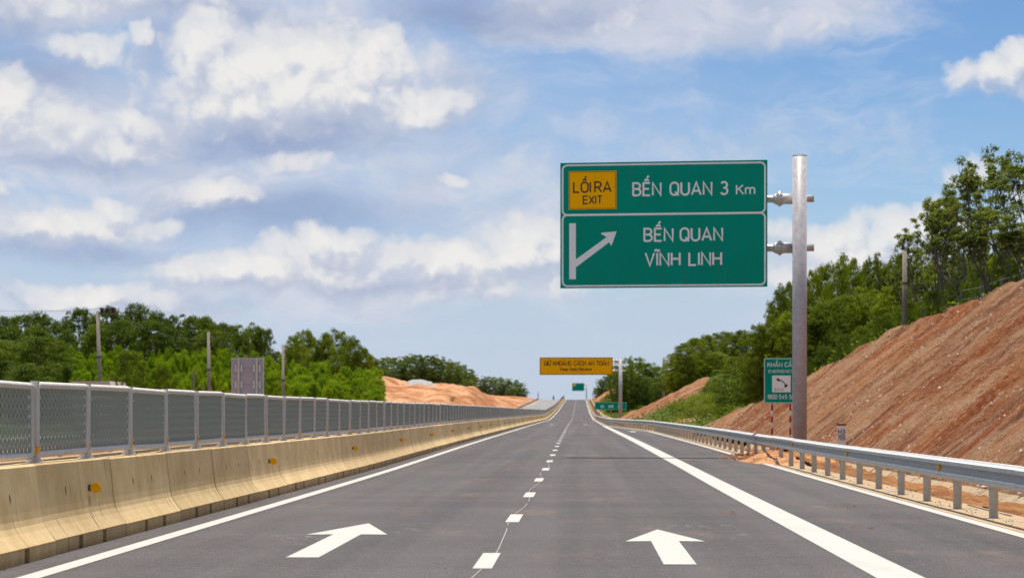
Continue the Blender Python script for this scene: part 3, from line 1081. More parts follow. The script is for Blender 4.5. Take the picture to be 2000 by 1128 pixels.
def beam_mesh(ln):
    mb = MB()
    rr = []
    for y in (0, ln):
        rr.append([(x, y, z) for x, z in wprof] + [(x + .005, y, z) for x, z in reversed(wprof)])
    mb.rings(rr)
    for yb in (.05, ln / 2, ln - .05):
        for dy in (-.045, .045):
            for z in (.235, .072): mb.box(-.09, -.082, yb + dy - .008, yb + dy + .008, z - .008, z + .008)
            mb.cur = 0
    return mb.mesh('beam', 'galvanised_rail')


def Lg(y): return Le(y) + .11


bm_me = beam_mesh(GP * 2 + .02)
pm = MB(); pm.tube([(0, 0, -.45), (0, 0, .70)], .062, 12); pm.tube([(0, 0, .70), (0, 0, .715)], .05, 12)
pm_me = pm.mesh('post', 'galvanised_post', False)
bo = MB(); bo.box(-.17, -.062, -.05, .05, .45, .72); bo_me = bo.mesh('block_out', 'galvanised_post')
rr_ = MB()
i0 = 0
rr_.poly([(-.03, -.05, .03), (-.03, .05, .055), (-.03, .05, -.055), (-.03, -.05, -.03)])
rr_.rings([[(-.05, -.045, -.03), (-.05, .045, -.055), (-.05, .045, .055), (-.05, -.045, .03)], [(0, -.045, -.03), (0, .045, -.055), (0, .045, .055), (0, -.045, .03)]])
rr_me = rr_.mesh('reflector', 'reflector_orange')

gd = thing('guardrail', 'galvanised steel guardrail curving along the lay-by shoulder on round posts', 'guardrail', P(5.4, 8))
gi = Vector(gd.location)
yg = 26.77 - GP * 7
k = 0
while yg + k * GP < 770:
    y = yg + k * GP
    L = Lg(y)
    p = link('post', pm_me, gd, Vector(P(L + .255, y, rng.uniform(-.01, .01))) - gi, (rng.uniform(-.012, .012), rng.uniform(-.012, .012), 0))
    if y < 330: link('block_out', bo_me, p)
    if k % 2 == 0:
        a = Vector(P(L + .08, y, .425)); b = Vector(P(Lg(y + 2 * GP) + .08, y + 2 * GP, .425))
        d = b - a
        e = (math.atan2(d.z, d.y), 0, -math.atan2(d.x, d.y))
        bm = link('beam', bm_me, gd, a - gi + Vector((0, 0, rng.uniform(-.006, .006))), e)
        if (k // 2) % 2 == 0 and y < 500:
            link('reflector', rr_me, bm, (-.002, GP * .12, .155))
    k += 1

go = thing('guardrail', 'plain steel guardrail on the outer edge of the opposite carriageway', 'guardrail', P(-14.9, 40))
gi = Vector(go.location)
k = 0
while 40 + k * 3.2 < 770:
    y = 40 + k * 3.2
    link('post', pm_me, go, Vector(P(-15.05, y, -.05)) - gi)
    if k % 2 == 0:
        a = Vector(P(-14.9, y, .40)); b = Vector(P(-14.9, y + 6.4, .40)); d = b - a
        link('beam', bm_me, go, a - gi, (math.atan2(d.z, d.y), 0, -math.atan2(d.x, d.y)), (-1, 6.4 / (GP * 2), 1))
    k += 1

# ------------------------------------------------------------------ lettering: a plain stroke alphabet


def arc(x, y, rx, ry, a0, a1, n=9):
    return [(x + rx * math.cos(R(a0 + (a1 - a0) * k / (n - 1))), y + ry * math.sin(R(a0 + (a1 - a0) * k / (n - 1)))) for k in range(n)]


O_ = arc(.3, .7, .3, .3, 90, 0) + arc(.3, .3, .3, .3, 0, -90) + arc(.3, .3, .3, .3, -90, -180) + arc(.3, .7, .3, .3, 180, 90)
GL = {
    'A': (.66, [[(0, 0), (.33, 1), (.66, 0)], [(.11, .3), (.55, .3)]]),
    'B': (.56, [[(0, 0), (0, 1), (.28, 1)] + arc(.28, .76, .24, .24, 80, -80) + [(.0, .52)], [(.28, .52)] + arc(.29, .26, .27, .26, 80, -80) + [(.28, 0), (0, 0)]]),
    'C': (.56, [arc(.3, .7, .3, .3, 20, 180) + arc(.3, .3, .3, .3, 180, 340)]),
    'D': (.58, [[(0, 0), (0, 1), (.28, 1)] + arc(.28, .7, .3, .3, 80, 0) + arc(.28, .3, .3, .3, 0, -80) + [(.28, 0), (0, 0)]]),
    'E': (.5, [[(.5, 1), (0, 1), (0, 0), (.5, 0)], [(0, .52), (.43, .52)]]),
    'G': (.6, [arc(.3, .7, .3, .3, 20, 180) + arc(.3, .3, .3, .3, 180, 360) + [(.6, .48), (.34, .48)]]),
    'H': (.58, [[(0, 0), (0, 1)], [(.58, 0), (.58, 1)], [(0, .52), (.58, .52)]]),
    'I': (.0, [[(0, 0), (0, 1)]]),
    'K': (.58, [[(0, 0), (0, 1)], [(.56, 1), (0, .42)], [(.2, .62), (.6, 0)]]),
    'L': (.48, [[(0, 1), (0, 0), (.48, 0)]]),
    'M': (.72, [[(0, 0), (0, 1), (.36, .3), (.72, 1), (.72, 0)]]),
    'N': (.6, [[(0, 0), (0, 1), (.6, 0), (.6, 1)]]),
    'O': (.6, [O_]),
    'P': (.54, [[(0, 0), (0, 1), (.28, 1)] + arc(.27, .73, .27, .27, 80, -80) + [(.0, .46)]]),
    'Q': (.6, [O_, [(.36, .26), (.62, -.04)]]),
    'R': (.56, [[(0, 0), (0, 1), (.28, 1)] + arc(.28, .74, .26, .26, 80, -80) + [(.0, .48)], [(.28, .48), (.57, 0)]]),
    'S': (.54, [arc(.27, .75, .26, .25, 25, 270, 12) + arc(.27, .25, .27, .25, 90, -155, 12)]),
    'T': (.56, [[(0, 1), (.56, 1)], [(.28, 1), (.28, 0)]]),
    'U': (.58, [[(0, 1), (0, .3)] + arc(.29, .29, .29, .29, 180, 360) + [(.58, 1)]]),
    'V': (.62, [[(0, 1), (.31, 0), (.62, 1)]]),
    'X': (.6, [[(0, 1), (.6, 0)], [(.6, 1), (0, 0)]]),
    'Y': (.6, [[(0, 1), (.3, .45), (.6, 1)], [(.3, .45), (.3, 0)]]),
    '0': (.54, [[(p[0] * .9, p[1]) for p in O_]]),
    '1': (.22, [[(0, .78), (.22, 1), (.22, 0)]]),
    '3': (.54, [arc(.26, .76, .25, .24, 150, -80, 10) + [(.2, .52)], [(.26, .52)] + arc(.26, .27, .28, .27, 80, -155, 10)]),
    '4': (.58, [[(.42, 0), (.42, 1), (0, .28), (.58, .28)]]),
    '5': (.54, [[(.5, 1), (.07, 1), (.03, .5)] + arc(.26, .32, .28, .32, 125, -150, 12)]),
    '7': (.54, [[(0, 1), (.54, 1), (.18, 0)]]),
    '9': (.54, [arc(.27, .70, .27, .30, 0, 360, 14), [(.54, .7)] + arc(.27, .32, .27, .32, 0, -140, 8)]),
    '.': (.04, [[(0, 0), (.04, 0)]]),
    'm': (.8, [[(0, 0), (0, .7)], [(0, .5)] + arc(.2, .5, .2, .2, 180, 0, 7) + [(.4, 0)], [(.4, .5)] + arc(.6, .5, .2, .2, 180, 0, 7) + [(.8, 0)]]),
    'e': (.48, [[(0, .36), (.48, .36)] + arc(.24, .36, .24, .34, 0, 320, 12)]),
    'p': (.48, [[(0, .7), (0, -.25)], arc(.24, .35, .24, .35, 180, -180, 14)]),
    'a': (.46, [arc(.23, .3, .23, .3, 0, 360, 12), [(.46, .7), (.46, 0)]]),
    'f': (.3, [[(.32, 1), (.16, .95), (.12, .8), (.12, 0)], [(0, .65), (.3, .65)]]),
    'i': (.0, [[(0, 0), (0, .7)], [(0, .88), (0, 1)]]),
    's': (.4, [arc(.2, .52, .19, .18, 25, 270, 8) + arc(.2, .17, .2, .17, 90, -155, 8)]),
    't': (.3, [[(.12, 1), (.12, .1), (.2, 0), (.3, 0)], [(0, .68), (.3, .68)]]),
    'n': (.42, [[(0, 0), (0, .7)], [(0, .46)] + arc(.21, .48, .21, .22, 180, 0, 7) + [(.42, 0)]]),
    'c': (.42, [arc(.24, .35, .24, .35, 40, 320, 12)]),
}
CIRC = [(-.16, 1.17), (0, 1.30), (.16, 1.17)]
ACUTE = [(-.05, 1.14), (.1, 1.34)]
MARKS = {
    'Ố': ('O', .3, [CIRC, [(.03, 1.42), (.16, 1.58)]]), 'Ế': ('E', .25, [CIRC, [(.03, 1.42), (.16, 1.58)]]),
    'Ấ': ('A', .33, [CIRC, [(.06, 1.34), (.2, 1.5)]]), 'Ẩ': ('A', .33, [CIRC, [(.02, 1.36), (.1, 1.42), (.14, 1.52), (.06, 1.58)]]),
    'Ĩ': ('I', 0, [[(-.19, 1.16), (-.08, 1.25), (.06, 1.17), (.18, 1.26)]]), 'Ữ': ('U', .29, [[(-.19, 1.16), (-.08, 1.25), (.06, 1.17), (.18, 1.26)], [(.29, 1), (.42, 1.02), (.44, 1.14)]]),
    'Ả': ('A', .33, [[(-.06, 1.14), (.06, 1.2), (.08, 1.32), (-.02, 1.38)]]), 'Á': ('A', .33, [ACUTE]), 'À': ('A', .33, [[(.05, 1.14), (-.1, 1.34)]]),
}


def ribbon(mb, pts, w, y, tx):
    """polyline of width w with mitred joints, laid in the xz plane"""
    P2 = [Vector(p) for p in pts]
    Q_ = [P2[0]]
    for p in P2[1:]:
        if (p - Q_[-1]).length > 1e-4: Q_.append(p)
    P2 = Q_
    if len(P2) < 2: return
    closed = (P2[0] - P2[-1]).length < 1e-3
    if closed: P2 = P2[:-1]
    n = len(P2); Ls_ = []; Rs_ = []
    for i in range(n):
        a = P2[i - 1] if (i > 0 or closed) else None
        b = P2[(i + 1) % n] if (i < n - 1 or closed) else None
        d1 = (P2[i] - a).normalized() if a is not None else None
        d2 = (b - P2[i]).normalized() if b is not None else None
        d1 = d1 or d2; d2 = d2 or d1
        n1 = Vector((-d1.y, d1.x)); n2 = Vector((-d2.y, d2.x))
        m = n1 + n2
        m = n1 if m.length < 1e-3 else m.normalized()
        k = min(1.9, 1 / max(.4, m.dot(n1)))
        Ls_.append(P2[i] + m * w / 2 * k); Rs_.append(P2[i] - m * w / 2 * k)
    rng_ = range(n if closed else n - 1)
    for i in rng_:
        j = (i + 1) % n
        mb.quad(tx(Rs_[i], y), tx(Rs_[j], y), tx(Ls_[j], y), tx(Ls_[i], y))


def text(name, s, x0, x1, zb, h, mtl, parent, y=-.004, sw=.165, gap=.22, space=.42, label=None, both=True):
    """fit a line of text between x0 and x1 on a baseline zb with cap height h"""
    adv = 0; items = []
    for ch in s:
        if ch == ' ': adv += space; continue
        bch = MARKS[ch][0] if ch in MARKS else ch
        w, st = GL[bch]
        st = [list(q) for q in st]
        if ch in MARKS:
            off = MARKS[ch][1]
            st += [[(p[0] + off, p[1]) for p in q] for q in MARKS[ch][2]]
        items.append((adv, st)); adv += w + gap
    total = adv - gap
    sx = (x1 - x0) / (total * h)
    mb = MB(); li = 0
    for a, st in items:
        for q in st:
            li += 1
            yy = y - .0006 * (li % 5)
            pts = [((a + p[0]) * sx * h, p[1] * h) for p in q]
            ribbon(mb, pts, sw * h, yy, lambda p, yv: (x0 + p.x, yv, zb + p.y))
    o = mb.build(name, mtl, parent)
    if label: o['label'] = label
    return o


def rr_ring(mb, x0, x1, z0, z1, w, r, y, n=6):
    pts = []
    for cx_, cz_, a0 in ((x1 - r, z1 - r, 0), (x0 + r, z1 - r, 90), (x0 + r, z0 + r, 180), (x1 - r, z0 + r, 270)):
        for k in range(n):
            a = R(a0 + 90 * k / (n - 1)); pts.append((cx_ + r * math.cos(a), cz_ + r * math.sin(a)))
    pts.append(pts[0])
    ribbon(mb, pts, w, y, lambda p, yv: (p.x, yv, p.y))


def ring(name, mtl, parent, *a):
    mb = MB(); rr_ring(mb, *a); return mb.build(name, mtl, parent)


# ------------------------------------------------------------------ cantilever signs


def cantilever(label, loc, rz, ph, pr, sx0, sx1, sz0, sz1, face, arms, ribs=True, stub=.21):
    """pole at the origin, panel between sx0 and sx1 (local x), arms at heights in ARMS"""
    t = thing('cantilever_sign', label, 'road sign', loc, rz, None)
    mb = MB(); mb.tube([(0, 0, -.7), (0, 0, ph)], [pr * 1.02, pr * .99], 28, True)
    pole = mb.build('pole', 'galvanised_pole', t, False)
    for p in pole.data.polygons: p.use_smooth = len(p.vertices) == 4
    mb = MB(); mb.tube([(0, 0, ph + .001), (0, 0, ph + .03)], [pr * 1.03, pr * .97], 28); mb.build('pole_cap', 'galvanised', t)
    mb = MB(); mb.tube([(0, 0, .02), (0, 0, .06)], .55, 12); mb.build('base_plate', 'galvanised_pole', t)
    for z in arms:
        mb = MB(); ra = .112
        mb.tube([(sx0 + .5, .30, z), (-.0, .30, z), (pr + stub, .30, z)], ra, 16)
        am = mb.build('arm', 'galvanised', t, True)
        mb = MB()
        xf = -pr - .72 * pr / .22 * .55
        mb.tube([(xf - .022, .30, z), (xf + .022, .30, z)], .24, 18); mb.build('flange', 'galvanised', am)
        mb = MB()
        for a in range(8):
            an = a * math.pi / 4
            c, s = math.cos(an), math.sin(an)
            for sg, ln in ((1, .12), (-1, .12)):
                x0 = xf + sg * .0225; x1 = x0 + sg * ln
                pts = [(x0, .30 + c * .15, z + s * .15), (x0, .30 + c * .215, z + s * .215), (x1, .30 + c * .15, z + s * .15)]
                o = Vector((0, -s, c)) * .006
                A = [tuple(Vector(p) + o) for p in pts]; B = [tuple(Vector(p) - o) for p in pts]
                mb.poly(A); mb.poly(B[::-1])
                for i in range(3): mb.quad(A[i], A[(i + 1) % 3], B[(i + 1) % 3], B[i])
        mb.build('stiffener', 'galvanised', am)
        mb = MB(); mb.tube([(-pr * .9, .30, z), (xf + .03, .30, z), (xf - .14, .30, z), (xf - .2, .30, z)], [.165, .165, .165, .125], 16); mb.build('sleeve', 'galvanised', am, True)
    mb = MB(); mb.box(sx0, sx1, 0, .05, sz0, sz1)
    pan = mb.build('sign_panel', [face], t)
    mb = MB()
    x = sx0 + .35
    while x < sx1 - .2:
        mb.box(x - .04, x + .04, .052, .185, sz0 + .08, sz1 - .08); x += .92
    mb.build('back_rib', 'galvanised', t)
    return t, pan


# the near exit sign
SY = 62.3
k_ = SY / F
px2x = lambda px, Y: (px - VX) * Y / F
py2z = lambda py, Y: CAM_H + (VY - py) * Y / F
TH = R(-7.3)
pole_x = px2x(1561.8, SY - .40)
W_ = 6.33
Zb, Zt = py2z(560.6, SY) , py2z(314.3, SY)
H_ = Zt - Zb
xr = -(1561.8 - 1499.5) * (SY - .4) / F / math.cos(TH)
xl = xr - W_
PZ = zr(SY) - .3
t, pan = cantilever('green motorway exit sign with yellow exit plate hung from a tall grey pole', (pole_x, SY - .40, PZ), TH, py2z(308, SY) - PZ, .218, xl, xr, Zb - PZ, Zt - PZ,
                    'sign_green', [py2z(388.5, SY) - PZ, py2z(484, SY) - PZ])
U = lambda u: xl + u * W_
Vv = lambda v: Zb - PZ + v * H_
bw = .052
ring('border', 'sign_white', pan, U(0) + .07, U(1) - .07, Vv(.585), Vv(1) - .075, bw, .14, -.004)
ring('border', 'sign_white', pan, U(0) + .07, U(1) - .07, Vv(0) + .065, Vv(.582), bw, .14, -.0052)
# yellow exit plate
mb = MB(); mb.box(U(.042), U(.274), -.02, -.001, Vv(.627), Vv(.932)); ep = mb.build('exit_plate', 'sign_yellow', pan)
ring('plate_border', 'sign_black', pan, U(.042) + .028, U(.274) - .028, Vv(.627) + .028, Vv(.932) - .028, .012, .02, -.0235)
text('lettering', 'LỐI RA', U(.066), U(.247), Vv(.764), .305, 'sign_black', pan, -.0235, .15, .2, .22)
text('lettering', 'EXIT', U(.113), U(.204), Vv(.671), .235, 'sign_black', pan, -.0235, .16, .2)
text('lettering', 'BẾN', U(.355), U(.488), Vv(.733), .375, 'sign_white', pan, -.004, .155)
text('lettering', 'QUAN', U(.535), U(.733), Vv(.733), .375, 'sign_white', pan, -.004, .155)
text('lettering', '3', U(.778), U(.809), Vv(.733), .375, 'sign_white', pan, -.004, .155)
text('lettering', 'Km', U(.853), U(.939), Vv(.732), .275, 'sign_white', pan, -.004, .155)
text('lettering', 'BẾN', U(.409), U(.546), Vv(.370), .375, 'sign_white', pan, -.004, .155)
text('lettering', 'QUAN', U(.584), U(.784), Vv(.370), .375, 'sign_white', pan, -.004, .155)
text('lettering', 'VĨNH', U(.415), U(.580), Vv(.176), .375, 'sign_white', pan, -.004, .155)
text('lettering', 'LINH', U(.626), U(.779), Vv(.176), .375, 'sign_white', pan, -.004, .155)
mb = MB()
tx = lambda px, pz: (U((px - 60) / 1490), 0, Vv(1 - (pz - 95) / 913))
A_ = lambda pts, y: mb.poly([(tx(*p)[0], y, tx(*p)[2]) for p in pts])
A_([(125, 943), (173, 943), (173, 535), (125, 535)], -.004)
A_([(172, 857), (415, 676), (395, 640), (172, 800)], -.0046)
A_([(395, 638), (415, 676), (428, 702), (436, 690), (469, 598), (362, 606), (356, 616), (374, 624)], -.0052)
mb.build('arrow_symbol', 'sign_white', pan)

# the far yellow sign
Y2 = 290.0
k2 = Y2 / F
pz2 = zr(Y2) - .2
xp = px2x(1211.8, Y2)
x0, x1 = px2x(1053.8, Y2) - xp, px2x(1197, Y2) - xp
t2, pan2 = cantilever('yellow keep-distance sign hung over the lanes from a grey pole', (xp, Y2, pz2), R(-1.5), py2z(699, Y2) - pz2, .25, x0, x1,
                      py2z(731.5, Y2) - pz2, py2z(697.3, Y2) - pz2, 'sign_yellow', [py2z(704, Y2) - pz2, py2z(723.5, Y2) - pz2], stub=.55)
zb2, zt2 = py2z(731.5, Y2) - pz2, py2z(697.3, Y2) - pz2
ring('border', 'sign_black', pan2, x0 + .1, x1 - .1, zb2 + .1, zt2 - .1, .07, .12, -.004)
text('lettering', 'GIỮ KHOẢNG CÁCH AN TOÀN', x0 + .68, x1 - .62, zb2 + 1.33, .62, 'sign_black', pan2, -.004, .17, .2, .5)
text('lettering', 'Keep Safe Distance', x0 + 2.95, x1 - 3.0, zb2 + .62, .40, 'sign_black', pan2, -.004, .19, .16, .4)

# the farthest green sign beyond the crest
Y3 = 1000.0
pz3 = zr(Y3)
xp = px2x(1145.3, Y3); x0, x1 = px2x(1117.3, Y3) - xp, px2x(1141, Y3) - xp
zb3, zt3 = py2z(762.8, Y3) - pz3, py2z(747.6, Y3) - pz3
t3, pan3 = cantilever('tiny distant green exit sign standing beyond the crest of the road', (xp, Y3, pz3), R(-4), py2z(747, Y3) - pz3, .24, x0, x1, zb3, zt3, 'sign_green',
                      [zb3 + .75 * (zt3 - zb3), zb3 + .3 * (zt3 - zb3)])
mb = MB(); mb.box(x0 + .25, x0 + 1.75, -.02, -.001, zb3 + 2.4, zt3 - .25); mb.build('exit_plate', 'sign_yellow', pan3)
ring('border', 'sign_white', pan3, x0 + .1, x1 - .1, zb3 + .1, zt3 - .1, .06, .12, -.004)

# emergency phone sign on red and white posts
Y4 = 75.0
exl, exr = px2x(1492, Y4), px2x(1559.5, Y4)
ez0, ez1 = py2z(787.3, Y4), py2z(698.6, Y4)
ex = (exl + exr) / 2
eg = ground_z(ex, Y4) - .1
es = thing('emergency_sign', 'green emergency telephone sign on two red and white striped posts', 'road sign', (ex, Y4, eg), R(-5))
hw = (exr - exl) / 2
mb = MB(); mb.box(-hw, hw, 0, .03, ez0 - eg, ez1 - eg); epan = mb.build('sign_panel', 'sign_green', es)
b0, b1 = ez0 - eg, ez1 - eg
hh = b1 - b0
ring('border', 'sign_white', epan, -hw + .022, hw - .022, b0 + .022, b1 - .022, .022, .05, -.004)
eu = lambda px: -hw + (px - 155) / 322 * (2 * hw)
ev = lambda py: b1 - (py - 135) / 450 * hh
text('lettering', 'KHẨN CẤP', eu(192), eu(446), ev(222), .15, 'sign_white', epan, -.004, .15)
text('lettering', 'EMERGENCY', eu(200), eu(424), ev(280), .098, 'sign_white', epan, -.004, .15)
text('lettering', '1900 545 50', eu(190), eu(437), ev(540), .15, 'sign_white', epan, -.004, .14)
mb = MB(); mb.box(eu(232), eu(404), -.008, -.001, ev(474), ev(308)); mb.build('phone_plate', 'sign_white', epan)
mb = MB(); tq = lambda p, yv: (p.x, yv, p.y)
ribbon(mb, [(eu(283), ev(350)), (eu(318), ev(358)), (eu(343), ev(380)), (eu(358), ev(415))], .035, -.012, tq)
ribbon(mb, [(eu(276), ev(340)), (eu(303), ev(362))], .075, -.0128, tq)
ribbon(mb, [(eu(372), ev(398)), (eu(350), ev(424))], .075, -.0128, tq)
mb.build('phone_symbol', 'sign_black', epan)
text('lettering', 'S.O.S', eu(250), eu(336), ev(459), .085, 'sign_black', epan, -.012, .13)
for pxp in (1508, 1543.5):
    xx = px2x(pxp, Y4) - ex
    mb = MB(); mb.tube([(xx, .07, -.3), (xx, .07, b1 - .1)], .04, 10)
    pst = mb.build('post', 'white_paint', es, True)
    mb = MB(); z = b0 - .02
    while z > -.1:
        mb.tube([(xx, .07, z - .235), (xx, .07, z)], .042, 10); z -= .44
    mb.build('red_band', 'red_paint', pst, True)

# kilometre stone
Y5 = 57.6
mx = px2x(1643.5, Y5); mz = zr(Y5) - .1
ms = thing('milestone', 'small white marker stone with red top behind the guardrail', 'milestone', (mx, Y5, mz), R(-4))
zt5 = py2z(827, Y5) - mz
mb = MB(); mb.box(-.12, .12, -.05, .05, -.3, zt5 - .05); mst = mb.build('stone', 'white_paint', ms)
mb = MB(); mb.box(-.122, .122, -.052, .052, zt5 - .0495, zt5); mb.build('red_cap', 'maroon_paint', ms)
text('lettering', 'H3', -.085, .085, zt5 - .285, .125, 'sign_black', mst, -.054, .17, .22)
text('lettering', '709', -.095, .09, zt5 - .455, .11, 'sign_black', mst, -.054, .14, .2)
mb = MB(); mb.quad((-.115, -.054, zt5 - .322), (.115, -.054, zt5 - .322), (.115, -.054, zt5 - .312), (-.115, -.054, zt5 - .312)); mb.build('divider', 'sign_black', mst)

# back of a sign on the opposite side
Y6 = 88.0
bx0, bx1 = px2x(452.5, Y6), px2x(515.5, Y6)
bxc = (bx0 + bx1) / 2; bg_ = ground_z(bxc, Y6)
bs = thing('roadside_sign', 'back of a tall grey sign on the opposite verge behind the fence', 'road sign', (bxc, Y6, bg_), R(4))
hw = (bx1 - bx0) / 2; z1 = py2z(698.5, Y6) - bg_; z0 = z1 - 1.85
mb = MB(); mb.box(-hw, hw, 0, .012, z0, z1); bp = mb.build('sign_panel', 'sign_back', bs)
mb = MB()
for a in ((-hw, -hw + .035, z0, z1), (hw - .035, hw, z0, z1)): mb.box(a[0], a[1], -.02, -.001, a[2], a[3])
mb.box(-hw + .036, hw - .036, -.02, -.001, z1 - .035, z1); mb.box(-hw + .036, hw - .036, -.02, -.001, z0, z0 + .035)
mb.build('frame', 'galvanised', bp)
for s in (-1, 1):
    xx = s * hw * .56
    mb = MB(); mb.box(xx - .045, xx + .045, -.105, -.045, -.4, z1 - .02); pst = mb.build('post', 'galvanised_post', bs)
    for zz in (z1 - .45, z1 - 1.15):
        for dx_ in (-.12, .12):
            mb = MB(); mb.box(xx + dx_ - .04, xx + dx_ + .04, -.05, -.021, zz - .16, zz + .16); mb.build('clip', 'galvanised', bp)
for zz in (z1 - .52, z1 - 1.22):
    mb = MB(); mb.box(-hw * .9, hw * .9, -.044, -.0205, zz - .045, zz + .045); mb.build('rail', 'sign_back', bp)

# low green direction board beside the road, far off
Y7 = 372.0
dx0, dx1 = px2x(1161.5, Y7), px2x(1224, Y7)
dxc = (dx0 + dx1) / 2; dg = ground_z(dxc, Y7)
ds = thing('direction_board', 'long low green board on posts beyond the yellow sign pole', 'road sign', (dxc, Y7, dg), R(-3))
hw = (dx1 - dx0) / 2; z0, z1 = py2z(799.5, Y7) - dg, py2z(784.5, Y7) - dg
mb = MB(); mb.box(-hw, hw, 0, .06, z0, z1); dp = mb.build('board', 'sign_green', ds)
mb = MB()
for a in (-.62, -.50, -.12, -.0, .10, .46, .55): mb.box(hw * a, hw * (a + .06), -.006, -.001, z0 + .35, z0 + .85)
mb.build('marking', 'sign_white', dp)
ring('border', 'sign_white', dp, -hw + .06, hw - .06, z0 + .06, z1 - .06, .03, .1, -.004)
for s in (-.7, 0, .7):
    mb = MB(); mb.tube([(s * hw, .12, -2.0), (s * hw, .12, z1 - .1)], .06, 8); mb.build('post', 'galvanised_post', ds)

# concrete berm of the far ditch, pale, climbing beside the road
mb = MB(); ys = stations(265, 760)
rr2 = []
for y in ys:
    L0 = 4.55 + .6 * math.exp(-((y - 280) / 30) ** 2); hb = .55 * min(1, (y - 255) / 60)
    rr2.append([P(L0 - .35, y, -.3), P(L0 - .30, y, hb), P(L0 + .05, y, hb + .04), P(L0 + .35, y, -.3)])
mb.rings(rr2, close=False, cap=False)
tag(mb.build('ditch_wall', 'sandy_concrete'), 'pale concrete ditch wall climbing along the far roadside', kind='structure')

# ------------------------------------------------------------------ utility poles, wires, fences, house


def util_pole(px, py, Y, r0, r1, label, arm=False, name='utility_pole', lean=0.0):
    x = px2x(px, Y); g = ground_z(x, Y); h = py2z(py, Y) - g
    t = thing(name, label, 'utility pole', (x, Y, g), 0, 'roadside utility poles')
    t.rotation_euler = (0, lean, 0)
    mb = MB(); mb.tube([(0, 0, -.8), (0, 0, h)], [r0, r1], 12); mb.build('pole', 'pole_concrete', t, True)
    mb = MB(); mb.tube([(0, 0, h * .62), (0, 0, h * .62 + .12)], r0 * 1.25, 12); mb.build('clamp', 'bracket_dark', t)
    if arm:
        mb = MB(); mb.box(-.1, 1.05, -.05, .05, h - .22, h - .12); ca = mb.build('cross_arm', 'bracket_dark', t)
        for xx in (.24, .58, .92):
            mb = MB(); mb.tube([(xx, 0, h - .119), (xx, 0, h - .02), (xx, 0, h + .03), (xx, 0, h + .16), (xx, 0, h + .2)], [.06, .13, .09, .15, .07], 10); mb.build('insulator', 'insulator', ca)
    else:
        for z in (h - .4, h - .8):
            mb = MB(); mb.box(-.04, .26, -.05, .05, z - .03, z + .03); mb.build('bracket', 'bracket_dark', t)
    return t


util_pole(198, 607, 120, .15, .10, 'pale concrete utility pole carrying three dark insulators before the wood', True, lean=-.03)
util_pole(409.5, 648, 119, .12, .08, 'slim concrete utility pole beside the grey sign back', lean=-.012)
util_pole(552, 674, 117, .11, .07, 'grey utility pole between the sign back and the rounded grove', lean=.006)
util_pole(1767, 490, 96, .13, .105, 'weathered utility pole on top of the cut slope among airy trees')
util_pole(1296, 698, 330, .26, .17, 'distant utility pole above the second cut slope')
util_pole(1262, 735, 420, .22, .18, 'short faint utility pole among far roadside trees')
util_pole(1051, 764, 800, .18, .14, 'thin distant pole at the end of the opposite carriageway')


def wires(a, b, sag, offs, label):
    mb = MB()
    a = Vector(a); b = Vector(b)
    for o in offs:
        pts = [a.lerp(b, k / 12) + Vector((o, 0, -sag * 4 * (k / 12) * (1 - k / 12))) for k in range(13)]
        mb.tube(pts, .0035, 4)
    tag(mb.build('power_line', 'bracket_dark'), label, 'power line')


p1 = (px2x(198, 120), 120, py2z(607, 120) + .18); p0 = (p1[0] - 9, 84, p1[2] - .5)
p2 = (px2x(409.5, 119), 119, py2z(648, 119) - .3); p3 = (px2x(552, 117), 117, py2z(674, 117) - .3)
wires(p0, p1, .7, (.24, .58, .92), 'thin dark power lines running off from the insulator pole')
wires(p1, p2, .7, (.24, .58), 'thin power lines between the insulator pole and the next pole')
wires(p2, p3, .7, (.1, .3), 'faint power lines farther along the wood')

# concrete post and wire fence on top of the cut slope
wf = thing('wire_fence', 'thin concrete posts strung with wire along the top of the cut slope', 'fence', (16, 80, zr(80)))
wi = Vector(wf.location)
wp = []
for px, Y in ((1627, 118), (1685, 110), (1741, 103.5), (1808, 96.5), (1843, 93), (1878, 89.5), (1916, 86), (1956, 83), (1998, 80), (2042, 77)):
    lc = float(np.interp(Y, RY, RL)) + .7
    x = px2x(px, Y); x = max(x, lc + cx(Y))
    g = ground_z(x, Y)
    mb = MB(); mb.box(-.05, .05, -.05, .05, -.4, 1.25); mb.build('post', 'pole_concrete', wf, False, Vector((x, Y, g)) - wi)
    wp.append(Vector((x, Y, g)) - wi)
for z in (.3, .7, 1.1):
    mb = MB(); mb.tube([p + Vector((-.055, 0, z)) for p in wp], .006, 4); mb.build('wire', 'galvanised', wf)

# thin fence posts below the plantation
for j, (px, Y, py) in enumerate(((378.5, 120, 722), (396, 124, 748), (1081, 790, 772.5))):
    x = px2x(px, Y); g = ground_z(x, Y)
    mb = MB(); h = py2z(py, Y) - g
    w = (.055, .03, .32)[j]
    mb.box(-w, w, -w, w, -.3, h - w); mb.box(-w * .6, w * .6, -w * .6, w * .6, h - w, h)
    tag(mb.build('marker_post', 'pole_concrete', None, False, (x, Y, g)),
        ('slim grey post before the bright plantation', 'short thin stake near the slim grey post', 'stout dark marker at the top of the opposite carriageway')[j], 'post')

# low house behind the fence
YH = 112.0
hx = px2x(193, YH); hg = ground_z(hx, YH)
hs = thing('shed', 'low shed with a pale pinkish tin roof behind the mesh fence', 'shed', (hx, YH, hg))
zr_ = py2z(744.8, YH) - hg
mb = MB(); mb.box(-.95, .95, -1.6, 1.6, -.3, zr_ - .35); wl = mb.build('wall', 'house_wall', hs)
mb = MB(); mb.rings([[(-1.15, y, zr_ - .36), (-1.0, y, zr_), (1.0, y, zr_), (1.15, y, zr_ - .36)] for y in (-1.9, 1.9)]); mb.build('roof', 'roof_tin', hs)
mb = MB(); mb.box(-.4, .4, -1.63, -1.601, .0, 1.9); mb.build('door', 'bracket_dark', hs)

